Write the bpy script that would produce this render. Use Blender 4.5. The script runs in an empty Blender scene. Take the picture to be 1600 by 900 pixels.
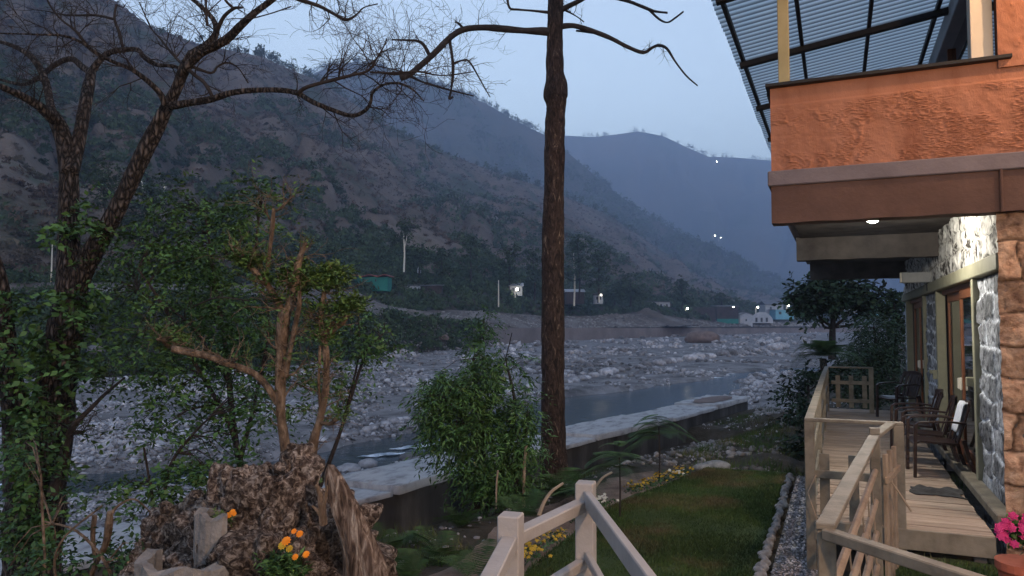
import bpy, math, random
import numpy as np
from mathutils import Vector, Matrix
R = math.radians
random.seed(7)
scene = bpy.context.scene
col = scene.collection
YAW = R(23.8); PITCH = R(2.84); FPX = 1150.0

# ---------------------------------------------------------------- picture -> world (only used to find where real things stand)
def ray(px, py):
    X = (px-800)/FPX; Z = (450-py)/FPX
    f = math.cos(PITCH)-math.sin(PITCH)*Z; u = math.sin(PITCH)+math.cos(PITCH)*Z
    return X/f, u/f
def W(lat, dep, z=0.0):
    return Vector((lat*math.cos(YAW)-dep*math.sin(YAW), lat*math.sin(YAW)+dep*math.cos(YAW), z))
def P(px, py, dep):
    a, b = ray(px, py); return W(a*dep, dep, b*dep)
def G(px, py, z):
    a, b = ray(px, py); return P(px, py, z/b)
def zpy(py, dep): return ray(800, py)[1]*dep

# ---------------------------------------------------------------- noise
def _h(ix, iy, iz, s):
    n = (ix*374761393 + iy*668265263 + iz*2147483647 + s*974634777) & 0x7fffffff
    n = ((n ^ (n >> 13))*1274126177) & 0x7fffffff
    n = ((n ^ (n >> 16))*1103515245) & 0x7fffffff
    return ((n >> 8) & 0xffff)/65535.0
def vn(x, y, z=0.0, s=0):
    x = np.asarray(x, float); y = np.asarray(y, float); z = np.broadcast_to(np.asarray(z, float), x.shape)
    ix = np.floor(x).astype(np.int64); iy = np.floor(y).astype(np.int64); iz = np.floor(z).astype(np.int64)
    fx = x-ix; fy = y-iy; fz = z-iz
    fx = fx*fx*(3-2*fx); fy = fy*fy*(3-2*fy); fz = fz*fz*(3-2*fz)
    r = 0
    for a in (0, 1):
        for b in (0, 1):
            for c in (0, 1):
                w = (fx if a else 1-fx)*(fy if b else 1-fy)*(fz if c else 1-fz)
                r = r + w*_h(ix+a, iy+b, iz+c, s)
    return r*2-1
def fbm(x, y, z=0.0, o=4, s=0, g=.5):
    r = 0; a = 1; f = 1
    for i in range(o):
        r = r + a*vn(np.asarray(x)*f, np.asarray(y)*f, np.asarray(z)*f, s+i*17); a *= g; f *= 2.03
    return r

# ---------------------------------------------------------------- objects
def tag(o, label=None, cat=None, group=None, kind=None):
    if label: o['label'] = label
    if cat: o['category'] = cat
    if group: o['group'] = group
    if kind: o['kind'] = kind
    return o
def empty(name, loc, label=None, cat=None, group=None, rz=0.0):
    o = bpy.data.objects.new(name, None); col.objects.link(o); o.location = loc; o.rotation_euler = (0, 0, rz)
    o.empty_display_size = .2
    return tag(o, label, cat, group)
def npmesh(name, V, F, mat=None, parent=None, base=None, smooth=False, tint=None, mats=None, midx=None):
    """V (n,3) array, F list of equal-length faces array or list; one mesh object"""
    V = np.asarray(V, dtype=np.float32).reshape(-1, 3)
    off = Vector((0, 0, 0))
    if parent is not None and not getattr(parent, '_local', False): off = world_of(parent)
    elif base is not None: off = Vector(base)
    V = V-np.array(off, dtype=np.float32)
    me = bpy.data.meshes.new(name)
    if isinstance(F, np.ndarray):
        n, k = F.shape
        me.vertices.add(len(V)); me.vertices.foreach_set('co', V.ravel())
        me.loops.add(n*k); me.loops.foreach_set('vertex_index', F.astype(np.int32).ravel())
        me.polygons.add(n); me.polygons.foreach_set('loop_start', np.arange(0, n*k, k, dtype=np.int32))
        me.update(calc_edges=True)
    else:
        me.from_pydata(V.tolist(), [], F); me.update()
    me.validate()
    if smooth: me.polygons.foreach_set('use_smooth', np.ones(len(me.polygons), dtype=bool))
    if tint is not None:
        a = me.attributes.new('tint', 'FLOAT', 'POINT'); a.data.foreach_set('value', np.asarray(tint, dtype=np.float32))
    if mats:
        for m in mats: me.materials.append(m)
        if midx is not None: me.polygons.foreach_set('material_index', np.asarray(midx, dtype=np.int32))
    elif mat: me.materials.append(mat)
    o = bpy.data.objects.new(name, me); col.objects.link(o)
    if parent is not None: o.parent = parent
    else: o.location = off
    return o
def world_of(o):
    v = Vector(o.location)
    while o.parent is not None:
        o = o.parent; v = v+Vector(o.location)
    return v
class MB:
    def __init__(s): s.v = []; s.f = []
    def add(s, vs, fs):
        n = len(s.v); s.v += [tuple(v) for v in vs]; s.f += [tuple(i+n for i in f) for f in fs]; return s
    def box(s, c, d, rz=0, M=None, bev=0.0):
        x, y, z = d[0]/2, d[1]/2, d[2]/2
        b = min(bev, x*.9, y*.9, z*.9)
        if b <= 0:
            vs = [Vector((i, j, k)) for i in (-x, x) for j in (-y, y) for k in (-z, z)]
            fs = [(0,1,3,2),(4,6,7,5),(0,4,5,1),(2,3,7,6),(0,2,6,4),(1,5,7,3)]
        else:
            vs = []
            for i in (-1, 1):
                for j in (-1, 1):
                    for k in (-1, 1):
                        vs += [Vector((i*x, j*(y-b), k*(z-b))), Vector((i*(x-b), j*y, k*(z-b))), Vector((i*(x-b), j*(y-b), k*z))]
            def q(i, j, k, a): return (((i > 0)*2+(j > 0))*2+(k > 0))*3+a
            fs = []
            for i in (-1, 1): fs.append([q(i,-1,-1,0), q(i,1,-1,0), q(i,1,1,0), q(i,-1,1,0)][::i])
            for j in (-1, 1): fs.append([q(-1,j,-1,1), q(-1,j,1,1), q(1,j,1,1), q(1,j,-1,1)][::j])
            for k in (-1, 1): fs.append([q(-1,-1,k,2), q(1,-1,k,2), q(1,1,k,2), q(-1,1,k,2)][::k])
            for j in (-1, 1):
                for k in (-1, 1): fs.append([q(-1,j,k,1), q(1,j,k,1), q(1,j,k,2), q(-1,j,k,2)][::-j*k])
            for i in (-1, 1):
                for k in (-1, 1): fs.append([q(i,-1,k,0), q(i,1,k,0), q(i,1,k,2), q(i,-1,k,2)][::i*k])
            for i in (-1, 1):
                for j in (-1, 1): fs.append([q(i,j,-1,0), q(i,j,1,0), q(i,j,1,1), q(i,j,-1,1)][::-i*j])
            for i in (-1, 1):
                for j in (-1, 1):
                    for k in (-1, 1): fs.append([q(i,j,k,0), q(i,j,k,1), q(i,j,k,2)][::i*j*k])
        T = (Matrix.Translation(Vector(c)) @ Matrix.Rotation(rz, 4, 'Z')) if M is None else M
        return s.add([T @ v for v in vs], fs)
    def bar(s, a, b, w, h, bev=.004, up=(0,0,1)):
        """rectangular bar from a to b, w across, h along up"""
        a = Vector(a); b = Vector(b); d = b-a; L = d.length; y = d.normalized()
        u = Vector(up); x = y.cross(u)
        if x.length < 1e-4: x = y.cross(Vector((1, 0, 0)))
        x.normalize(); z = x.cross(y)
        M = Matrix((x, y, z)).transposed().to_4x4(); M.translation = (a+b)/2
        return s.box((0,0,0), (w, L, h), M=M, bev=bev)
    def tube(s, pts, rad, n=7, cap=True):
        pts = [Vector(p) for p in pts]; m = len(pts)
        if isinstance(rad, (int, float)): rad = [rad]*m
        vs = []; prev = None
        for i in range(m):
            d = (pts[min(i+1, m-1)]-pts[max(i-1, 0)])
            d = d.normalized() if d.length > 1e-9 else Vector((0, 0, 1))
            if prev is None:
                x = d.cross(Vector((0, 0, 1)))
                if x.length < .1: x = d.cross(Vector((1, 0, 0)))
            else: x = prev-d*prev.dot(d)
            x.normalize(); prev = x; y = d.cross(x)
            for k in range(n):
                t = 2*math.pi*k/n; vs.append(pts[i]+(x*math.cos(t)+y*math.sin(t))*rad[i])
        fs = [(i*n+k, i*n+(k+1) % n, (i+1)*n+(k+1) % n, (i+1)*n+k) for i in range(m-1) for k in range(n)]
        if cap: fs += [tuple(range(n))[::-1], tuple(range((m-1)*n, m*n))]
        return s.add(vs, fs)
    def build(s, name, mat, parent=None, base=None, smooth=False):
        return npmesh(name, s.v, s.f, mat, parent, base, smooth)
def copy_tree(o, parent=None):
    c = o.copy(); col.objects.link(c); c.parent = parent
    for ch in list(o.children): copy_tree(ch, c)
    return c
def grid(nu, nv):
    i, j = np.meshgrid(np.arange(nu-1), np.arange(nv-1), indexing='ij')
    a = (i*nv+j).ravel(); return np.stack([a, a+nv, a+nv+1, a+1], 1)

# ---------------------------------------------------------------- materials
def mat(name, cols, scale=5, rough=.8, bump=0, bscale=None, detail=6, metal=0, stretch=(1,1,1), spec=.3, tintamp=0, pos=None, dist=0.0, bdist=.02, kind='noise', coord='Object'):
    m = bpy.data.materials.new(name); m.use_nodes = True; nt = m.node_tree; N = nt.nodes; L = nt.links
    b = N['Principled BSDF']; b.inputs['Roughness'].default_value = rough; b.inputs['Metallic'].default_value = metal
    b.inputs['Specular IOR Level'].default_value = spec
    tc = N.new('ShaderNodeTexCoord'); mp = N.new('ShaderNodeMapping'); mp.inputs['Scale'].default_value = stretch
    L.new(tc.outputs[coord], mp.inputs[0])
    if kind == 'noise':
        n = N.new('ShaderNodeTexNoise'); n.inputs['Scale'].default_value = scale; n.inputs['Detail'].default_value = detail
        n.inputs['Roughness'].default_value = .62; n.inputs['Distortion'].default_value = dist; out = n.outputs['Fac']
    else:
        n = N.new('ShaderNodeTexVoronoi'); n.inputs['Scale'].default_value = scale; out = n.outputs['Distance'] if kind == 'vor' else n.outputs['Color']
        wz = N.new('ShaderNodeTexNoise'); wz.inputs['Scale'].default_value = scale*1.3; wz.inputs['Detail'].default_value = 5; L.new(mp.outputs[0], wz.inputs['Vector'])
        va = N.new('ShaderNodeVectorMath'); va.operation = 'SCALE'; va.inputs['Scale'].default_value = .9/scale; L.new(wz.outputs['Color'], va.inputs[0])
        vb = N.new('ShaderNodeVectorMath'); vb.operation = 'ADD'; L.new(va.outputs[0], vb.inputs[0]); L.new(mp.outputs[0], vb.inputs[1]); vecsrc = vb.outputs[0]
        if kind == 'crack': n.feature = 'DISTANCE_TO_EDGE'; out = n.outputs['Distance']
    L.new(vecsrc if kind != 'noise' else mp.outputs[0], n.inputs['Vector'])
    r = N.new('ShaderNodeValToRGB'); e = r.color_ramp.elements
    k = len(cols); pos = pos or ([.5] if k == 1 else [.3+.4*i/(k-1) for i in range(k)])
    while len(e) < k: e.new(.5)
    if k == 1: e[0].color = e[1].color = (*cols[0], 1)
    else:
        for i in range(k): e[i].position = pos[i]; e[i].color = (*cols[i], 1)
    L.new(out, r.inputs[0]); c = r.outputs[0]
    if tintamp:
        at = N.new('ShaderNodeAttribute'); at.attribute_name = 'tint'
        mr = N.new('ShaderNodeMapRange'); mr.inputs['To Min'].default_value = 1-tintamp; mr.inputs['To Max'].default_value = 1+tintamp
        L.new(at.outputs['Fac'], mr.inputs[0])
        vm = N.new('ShaderNodeVectorMath'); vm.operation = 'SCALE'; L.new(c, vm.inputs[0]); L.new(mr.outputs[0], vm.inputs['Scale']); c = vm.outputs[0]
    L.new(c, b.inputs['Base Color'])
    if bump:
        n2 = N.new('ShaderNodeTexNoise'); n2.inputs['Scale'].default_value = bscale or scale*3; n2.inputs['Detail'].default_value = 6
        n2.inputs['Roughness'].default_value = .65
        L.new(mp.outputs[0], n2.inputs['Vector'])
        bp = N.new('ShaderNodeBump'); bp.inputs['Strength'].default_value = bump; bp.inputs['Distance'].default_value = bdist
        hgt = n2.outputs['Fac']
        if kind == 'crack':
            ma = N.new('ShaderNodeMath'); ma.operation = 'MULTIPLY_ADD'; ma.inputs[1].default_value = .35; cl_ = N.new('ShaderNodeMath'); cl_.operation = 'MINIMUM'; cl_.inputs[1].default_value = .3
            L.new(out, cl_.inputs[0]); L.new(hgt, ma.inputs[0]); m3 = N.new('ShaderNodeMath'); m3.operation = 'MULTIPLY'; m3.inputs[1].default_value = 3; L.new(cl_.outputs[0], m3.inputs[0]); L.new(m3.outputs[0], ma.inputs[2]); hgt = ma.outputs[0]
        L.new(hgt, bp.inputs['Height']); L.new(bp.outputs[0], b.inputs['Normal'])
    return m
def emis(name, c, st):
    m = bpy.data.materials.new(name); m.use_nodes = True; b = m.node_tree.nodes['Principled BSDF']
    b.inputs['Base Color'].default_value = (*c, 1); b.inputs['Emission Color'].default_value = (*c, 1); b.inputs['Emission Strength'].default_value = st
    return m

M = {}
M['bark'] = mat('bark', [(.010,.008,.007),(.055,.042,.036),(.16,.13,.115)], 30, .95, 1.0, 60, stretch=(1,1,.28), pos=[.02,.12,.45], bdist=.04, kind='crack')
M['bark_twig'] = mat('dark twig bark', [(.02,.015,.014),(.05,.04,.036)], 12, .95, .5, 40)
M['bark_red'] = mat('grey brown furrowed bark', [(.014,.009,.008),(.040,.025,.020),(.072,.047,.038),(.26,.20,.15)], 17, .95, 1.0, 34, stretch=(1,1,.35), pos=[.38,.50,.62,.70], bdist=.05, dist=1.4, detail=10)
M['bark_orange'] = mat('pale orange bark', [(.035,.022,.015),(.14,.095,.062),(.31,.23,.165)], 22, .85, 1, 50, stretch=(1,1,.5), bdist=.02, detail=9)
M['leaf'] = mat('green leaf', [(.03,.075,.02),(.075,.15,.04)], 3, .55, tintamp=.55)
M['leaf_dark'] = mat('dark leaf', [(.020,.055,.020),(.05,.105,.036)], 3, .6, tintamp=.5)
M['leaf_fresh'] = mat('fresh leaf', [(.05,.11,.025),(.11,.17,.045)], 3, .55, tintamp=.4)
M['leaf_far'] = mat('far foliage', [(.026,.052,.024),(.062,.088,.040)], .08, .9, tintamp=.5)
M['scrub'] = mat('dry scrub', [(.06,.042,.035),(.10,.07,.055),(.055,.062,.035)], .02, .95, tintamp=.5)
M['needle'] = mat('needle foliage', [(.025,.06,.02),(.05,.10,.03)], 5, .7, tintamp=.4)
M['hill'] = mat('dry hillside grass and earth', [(.04,.052,.028),(.098,.076,.060),(.155,.118,.094),(.065,.07,.042)], .022, .95, .8, .15, detail=9, pos=[.36,.46,.6,.7], dist=.6, bdist=3.0)
M['hill_far'] = mat('forested hillside', [(.03,.045,.03),(.06,.06,.05),(.09,.075,.06)], .006, .95, .8, .06, detail=9, bdist=8.0)
M['bed'] = mat('river gravel', [(.085,.078,.078),(.18,.168,.17),(.30,.28,.285)], .5, .95, 1, 9, detail=12, pos=[.34,.48,.66], bdist=.1)
M['gravel_bank'] = mat('earth bank and gravel', [(.06,.048,.04),(.12,.10,.09),(.22,.20,.19)], .12, .95, 1, 2, detail=10, bdist=.2)
M['earth_dark'] = mat('dark vegetated earth', [(.02,.022,.015),(.045,.036,.03),(.07,.055,.045)], .12, .95, 1, 2, detail=10, bdist=.3)
M['rock'] = mat('river rock', [(.14,.13,.135),(.31,.295,.305),(.50,.475,.485)], 2.2, .85, .6, 12, tintamp=.62, bdist=.03)
M['rock_brown'] = mat('brown rock', [(.12,.085,.075),(.22,.16,.14)], 1.5, .9, .8, 8, bdist=.05)
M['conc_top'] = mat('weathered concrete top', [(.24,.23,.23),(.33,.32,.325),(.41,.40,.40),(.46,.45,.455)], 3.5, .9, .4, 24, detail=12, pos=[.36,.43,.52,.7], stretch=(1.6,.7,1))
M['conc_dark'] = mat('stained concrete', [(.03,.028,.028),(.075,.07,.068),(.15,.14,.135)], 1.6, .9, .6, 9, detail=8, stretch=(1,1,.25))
M['conc_far'] = mat('pale concrete wall', [(.13,.105,.10),(.24,.20,.19)], .12, .9, 0, detail=8)
M['soil'] = mat('bare soil', [(.08,.055,.042),(.17,.125,.10),(.23,.18,.15)], 2.5, .95, 1, 18, detail=10, bdist=.04)
M['ground'] = mat('dark littered ground', [(.022,.022,.015),(.055,.045,.032),(.09,.075,.06)], 1.6, .95, 1, 12, detail=10, bdist=.06)
M['lawn'] = mat('mown lawn', [(.03,.055,.014),(.045,.07,.02),(.13,.10,.055)], .8, .95, 1, 60, detail=8, pos=[.35,.55,.72], bdist=.03)
M['grass'] = mat('grass blades', [(.03,.062,.014),(.05,.088,.02),(.13,.10,.05)], .8, .8, tintamp=.5, pos=[.36,.50,.66])
M['gravel'] = mat('grey gravel path', [(.05,.048,.046),(.14,.135,.13),(.3,.29,.28)], 28, .95, 1, 60, bdist=.03)
M['stone_white'] = mat('whitewashed edging stone', [(.13,.13,.13),(.34,.34,.34)], 9, .9, .5, 30)
M['plaster'] = mat('orange rough plaster', [(.26,.11,.068),(.35,.16,.10),(.42,.20,.13)], 2.2, .9, .6, 50, bdist=.012, stretch=(1.6,1,.5), detail=10, pos=[.30,.45,.7], spec=.08)
M['slab_grey'] = mat('grey painted slab edge', [(.14,.12,.13),(.20,.17,.18)], 3, .8, .3, 25)
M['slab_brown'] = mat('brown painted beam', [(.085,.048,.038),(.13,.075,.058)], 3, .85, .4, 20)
M['soffit'] = mat('dark mottled soffit', [(.05,.043,.04),(.12,.105,.095)], 2.5, .9, .4, 20, spec=.1)  # darker mottled tone for the slab underside and rear beams
M['stone_orange'] = mat('sandstone rubble', [(.15,.08,.05),(.36,.22,.14),(.50,.34,.23)], 7, .9, 1, 24, detail=10, bdist=.03, pos=[.33,.48,.66], tintamp=.7)
M['stone_washed'] = mat('whitewashed rough stone', [(.09,.09,.095),(.32,.335,.36),(.54,.565,.60)], 14, .9, .9, 34, detail=10, stretch=(1,1,.8), pos=[.36,.45,.6], bdist=.02, tintamp=.75)
M['wash_pitted'] = mat('whitewash with dark pits', [(.04,.035,.03),(.38,.37,.34),(.6,.59,.55)], 9, .85, .6, 22, stretch=(1,1,.45), pos=[.40,.47,.6], bdist=.02)
M['paint_olive'] = mat('olive painted concrete', [(.20,.19,.13),(.27,.26,.18)], 4, .7, .2, 20)
M['wood_red'] = mat('varnished red brown wood', [(.14,.05,.022),(.26,.10,.045)], 6, .45, .3, 14, stretch=(6,6,.5))
M['plank'] = mat('weathered deck board', [(.17,.125,.09),(.33,.25,.19),(.42,.34,.27)], 5, .75, .5, 16, stretch=(.5,6,6), tintamp=.2)
M['rail'] = mat('grey beige painted rail', [(.10,.085,.065),(.19,.165,.125),(.25,.22,.17)], 5, .6, .3, 20, detail=8)
M['rail_white'] = mat('off white painted timber', [(.29,.275,.26),(.40,.375,.355)], 4, .55, .25, 22, detail=8)
M['bamboo'] = mat('weathered pole', [(.22,.16,.11),(.36,.28,.2)], 5, .6, .3, 20)
M['chair'] = mat('dark brown plastic', [(.018,.009,.008),(.028,.014,.012)], 4, .35, spec=.5)
M['towel'] = mat('white towel', [(.55,.57,.62),(.72,.74,.78)], 20, .95, .5, 90)
M['cloth_dark'] = mat('dark grey cloth', [(.03,.03,.03),(.06,.06,.06)], 10, .95, .5, 60)
M['steel'] = mat('black painted steel', [(.012,.012,.013),(.025,.025,.026)], 4, .6)
M['post_olive'] = mat('olive yellow painted post', [(.34,.30,.16),(.42,.37,.21)], 4, .55)
M['cream'] = mat('cream paint', [(.6,.55,.45),(.68,.63,.52)], 3, .6, .1, 20)
M['white_beam'] = mat('pale grey paint', [(.36,.39,.41),(.46,.48,.5)], 3, .6)
M['grey_box'] = mat('grey enamel', [(.20,.21,.21),(.3,.3,.3)], 3, .5)
M['flower_orange'] = mat('orange petals', [(.75,.22,.01),(.85,.33,.02)], 10, .6)
M['flower_yellow'] = mat('yellow petals', [(.6,.38,.03),(.8,.55,.05)], 10, .6, tintamp=.3)
M['flower_white'] = mat('white petals', [(.6,.58,.5),(.7,.68,.6)], 10, .6)
M['flower_pink'] = mat('magenta petals', [(.45,.02,.12),(.7,.06,.25)], 10, .6)
M['pot'] = mat('terracotta', [(.36,.09,.05),(.5,.15,.09)], 10, .8, .2)
M['stump'] = mat('pebbly root crust', [(.025,.017,.014),(.10,.070,.055),(.24,.19,.155),(.50,.43,.37)], 30, .9, 1, 90, detail=12, pos=[.38,.47,.55,.65], bdist=.04, dist=.8, tintamp=.6)
M['stump_wood'] = mat('grey brown dead wood', [(.03,.02,.015),(.12,.08,.06),(.26,.20,.16),(.5,.43,.36)], 22, .9, 1, 60, stretch=(1,1,.16), pos=[.36,.46,.56,.66], bdist=.04, dist=1.5, detail=10)
M['cement'] = mat('rough cement', [(.16,.15,.14),(.30,.28,.26)], 10, .95, .8, 26, bdist=.03)
M['wh_white'] = mat('white wall paint', [(.34,.36,.40),(.44,.46,.50)], .5, .8)
M['wh_blue'] = mat('light blue wall paint', [(.10,.30,.42),(.16,.38,.5)], .5, .8)
M['wh_teal'] = mat('teal tarpaulin', [(.015,.15,.13),(.03,.22,.18)], .5, .8)
M['wh_red'] = mat('rusty red sheet roof', [(.20,.04,.035),(.30,.08,.07)], .5, .7)
M['wh_grey'] = mat('grey sheet roof', [(.08,.085,.1),(.14,.14,.16)], .5, .7)
M['wh_brown'] = mat('dark brown boards', [(.03,.022,.022),(.06,.045,.045)], .5, .8)
M['dark_open'] = mat('dark window opening', [(.01,.01,.012),(.02,.02,.022)], 2, .4)
M['lamp_far'] = emis('distant lit lamp', (1, .93, .75), 9)
M['lamp_near'] = emis('bright white lamp glass', (1, .98, .94), 60)
M['lamp_warm'] = emis('warm lamp glass', (1, .62, .3), 12)
def glassy(name, c, rough=.05):
    m = bpy.data.materials.new(name); m.use_nodes = True; b = m.node_tree.nodes['Principled BSDF']
    b.inputs['Base Color'].default_value = (*c, 1); b.inputs['Roughness'].default_value = rough; b.inputs['Specular IOR Level'].default_value = .8
    b.inputs['IOR'].default_value = 1.5
    return m, b
M['glass'], _g = glassy('dark door glass', (.02, .022, .024), .03); _g.inputs['Coat Weight'].default_value = .6
M['water'], _b = glassy('river water', (.045, .06, .07), .12)
_n = M['water'].node_tree.nodes; _l = M['water'].node_tree.links
_t = _n.new('ShaderNodeTexNoise'); _t.inputs['Scale'].default_value = 1.6; _t.inputs['Detail'].default_value = 8
_tc = _n.new('ShaderNodeTexCoord'); _l.new(_tc.outputs['Object'], _t.inputs['Vector'])
_bp = _n.new('ShaderNodeBump'); _bp.inputs['Strength'].default_value = .35; _bp.inputs['Distance'].default_value = .12
_l.new(_t.outputs['Fac'], _bp.inputs['Height']); _l.new(_bp.outputs[0], _b.inputs['Normal'])
M['foam'] = mat('white water', [(.25,.3,.36),(.7,.74,.8)], 2.5, .4, .8, 6, pos=[.42,.58], bdist=.06)
# translucent-looking corrugated sheet seen from below
M['sheet'] = mat('corrugated sheet with painted shading', [(.34,.42,.46),(.50,.58,.62)], 1.2, .35, detail=4, spec=.6)
_n = M['sheet'].node_tree; _tr = _n.nodes.new('ShaderNodeBsdfTranslucent'); _tr.inputs[0].default_value = (.55,.66,.72,1); _mx = _n.nodes.new('ShaderNodeMixShader'); _mx.inputs[0].default_value = .78
_n.links.new(_n.nodes['Principled BSDF'].outputs[0], _mx.inputs[1]); _n.links.new(_tr.outputs[0], _mx.inputs[2]); _n.links.new(_mx.outputs[0], _n.nodes['Material Output'].inputs['Surface'])

_wv = _n.nodes.new('ShaderNodeTexWave'); _wv.wave_type = 'BANDS'; _wv.bands_direction = 'Y'; _wv.inputs['Scale'].default_value = .314/.135; _wv.inputs['Distortion'].default_value = 0  # light and dark bands paint the shading of the corrugations into the colour
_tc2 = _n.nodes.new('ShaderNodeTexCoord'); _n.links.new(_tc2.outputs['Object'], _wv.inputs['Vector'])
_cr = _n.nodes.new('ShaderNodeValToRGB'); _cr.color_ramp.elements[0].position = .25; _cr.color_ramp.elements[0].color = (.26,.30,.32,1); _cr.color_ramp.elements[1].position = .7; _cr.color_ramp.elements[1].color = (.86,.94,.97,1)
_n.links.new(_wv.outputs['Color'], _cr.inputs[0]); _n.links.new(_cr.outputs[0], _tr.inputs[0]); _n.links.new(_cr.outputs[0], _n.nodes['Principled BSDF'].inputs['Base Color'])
M['stone_plain'] = mat('grey brown gravel stones', [(.10,.09,.085),(.20,.185,.18),(.30,.28,.27)], 1.2, .9, .6, 12, tintamp=.5, bdist=.03)

M['leaf_silhouette'] = mat('silhouette dark foliage', [(.010,.026,.013),(.022,.048,.022)], 3, .7, tintamp=.5)  # shade put into the leaf colour so these trees read as silhouettes
SUNP = (4.0, 150.0); SKYSAT = .72; SKYMUL = (1.11, .99, .90); SKYSTR = .15; SUNE = .5; EXPO = 2.46; HAZE = .00050
LAMP_W = 24; WARM_W = 135; WARM_POS = (2.3, .3, 2.1); FLOOD_POS = (2.7, 6.6, 3.85); FLOOD_W = 50  # WARM and FLOOD belong to assumed lamps out of view
# ================================================================ camera, world, sun, haze
cd = bpy.data.cameras.new('camera'); cam = bpy.data.objects.new('camera', cd); col.objects.link(cam)
cam.location = (0, 0, 0); cam.rotation_euler = (math.pi/2+PITCH, 0, YAW)
cd.sensor_width = 36; cd.lens = 36*FPX/1600; cd.clip_start = .05; cd.clip_end = 20000
scene.camera = cam
w = bpy.data.worlds.new('World'); scene.world = w; w.use_nodes = True
nt = w.node_tree; bg = nt.nodes['Background']
sky = nt.nodes.new('ShaderNodeTexSky'); sky.sky_type = 'NISHITA'; sky.sun_disc = False
SUN_EL, SUN_AZ = SUNP
sky.sun_elevation = R(SUN_EL); sky.sun_rotation = R(SUN_AZ); sky.altitude = 900; sky.air_density = 1.0; sky.dust_density = 1.5; sky.ozone_density = 2.0
hs = nt.nodes.new('ShaderNodeHueSaturation'); hs.inputs['Saturation'].default_value = SKYSAT
mx = nt.nodes.new('ShaderNodeVectorMath'); mx.operation = 'MULTIPLY'; mx.inputs[1].default_value = SKYMUL
nt.links.new(sky.outputs[0], hs.inputs['Color']); nt.links.new(hs.outputs[0], mx.inputs[0]); nt.links.new(mx.outputs[0], bg.inputs['Color'])
bg.inputs['Strength'].default_value = SKYSTR
sd = bpy.data.lights.new('sun', 'SUN'); sd.energy = SUNE; sd.angle = R(12); sd.color = (1, .9, .85)
so = bpy.data.objects.new('sun', sd); col.objects.link(so)
# sun_rotation is measured clockwise from +Y
sv = Vector((math.sin(R(SUN_AZ))*math.cos(R(SUN_EL)), math.cos(R(SUN_AZ))*math.cos(R(SUN_EL)), math.sin(R(SUN_EL))))
so.rotation_euler = sv.to_track_quat('Z', 'Y').to_euler(); so.location = (0, 0, 60)
vs = scene.view_settings; vs.view_transform = 'Standard'; vs.look = 'None'; vs.exposure = EXPO; vs.gamma = 1; vs.use_curve_mapping = False
scene.display_settings.display_device = 'sRGB'
scene.cycles.volume_bounces = 1; scene.cycles.max_bounces = 6
scene.cycles.use_denoising = True
if HAZE:
    hm = bpy.data.materials.new('haze air'); hm.use_nodes = True; hn = hm.node_tree
    hn.nodes.remove(hn.nodes['Principled BSDF'])
    pv = hn.nodes.new('ShaderNodeVolumePrincipled'); pv.inputs['Color'].default_value = (.52, .68, 1.0, 1); pv.inputs['Density'].default_value = HAZE
    pv.inputs['Anisotropy'].default_value = 0.2
    hn.links.new(pv.outputs[0], hn.nodes['Material Output'].inputs['Volume'])
    b = MB(); b.box((0, 0, 395), (8400, 8400, 810)); hz = b.build('haze', hm); tag(hz, kind='stuff')

# ================================================================ far land, one polar table of profiles
#  px : F(foot), (K2 dep,py), (K3 dep,py), (K4 dep,py), (ridge dep,py)
T = [(-1600, 40, (44,470), (80,445), (95,430), (400,-250)),
 (-700, 45, (52,466), (80,445), (95,432), (420,-250)),
 (0, 55, (70,456), (80,441), (84,438), (450,-90)),
 (165, 58, (72,456), (84,441), (90,438), (480,0)),
 (200, 60, (73,458), (86,443), (95,438), (490,25)),
 (240, 60, (73,458), (86,443), (98,438), (500,52)),
 (300, 62, (75,460), (90,445), (110,438), (520,68)),
 (400, 70, (82,462), (110,447), (135,438), (560,88)),
 (490, 78, (88,474), (120,448), (150,436), (600,125)),
 (560, 88, (94,492), (140,458), (170,438), (640,168)),
 (620, 98, (103,492), (135,486), (170,452), (680,205)),
 (700, 120, (124,500), (160,484), (185,452), (720,240)),
 (780, 150, (152,512), (190,488), (215,462), (780,272)),
 (860, 180, (181,513), (230,494), (250,474), (840,297)),
 (950, 210, (211,512), (260,493), (290,478), (900,335)),
 (1010, 235, (236,511), (265,488), (300,478), (950,375)),
 (1080, 270, (271,511), (300,499), (330,481), (1000,420)),
 (1160, 320, (321,510), (350,504), (400,484), (1050,452)),
 (1250, 380, (381,510), (420,504), (480,486), (1100,470)),
 (1500, 420, (421,510), (460,504), (520,486), (1150,476)),
 (3600, 420, (421,510), (460,504), (520,486), (1150,476))]
TX = np.array([t[0] for t in T], float)
def tab(f, px): return np.interp(px, TX, np.array([f(t) for t in T], float))
BEDZ = -4.15
pxs = np.unique(np.concatenate([np.arange(-1600, -200, 40), np.arange(-200, 1800, 7), np.arange(1800, 3601, 60)])).astype(float)
def knots(px):
    F = tab(lambda t: t[1], px)
    ks = [(F, np.full_like(F, BEDZ))]
    for i in (2, 3, 4, 5):
        d = tab(lambda t: t[i][0], px); z = tab(lambda t: zpy(t[i][1], t[i][0]), px); ks.append((d, z))
    return ks
KN = knots(pxs)
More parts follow.
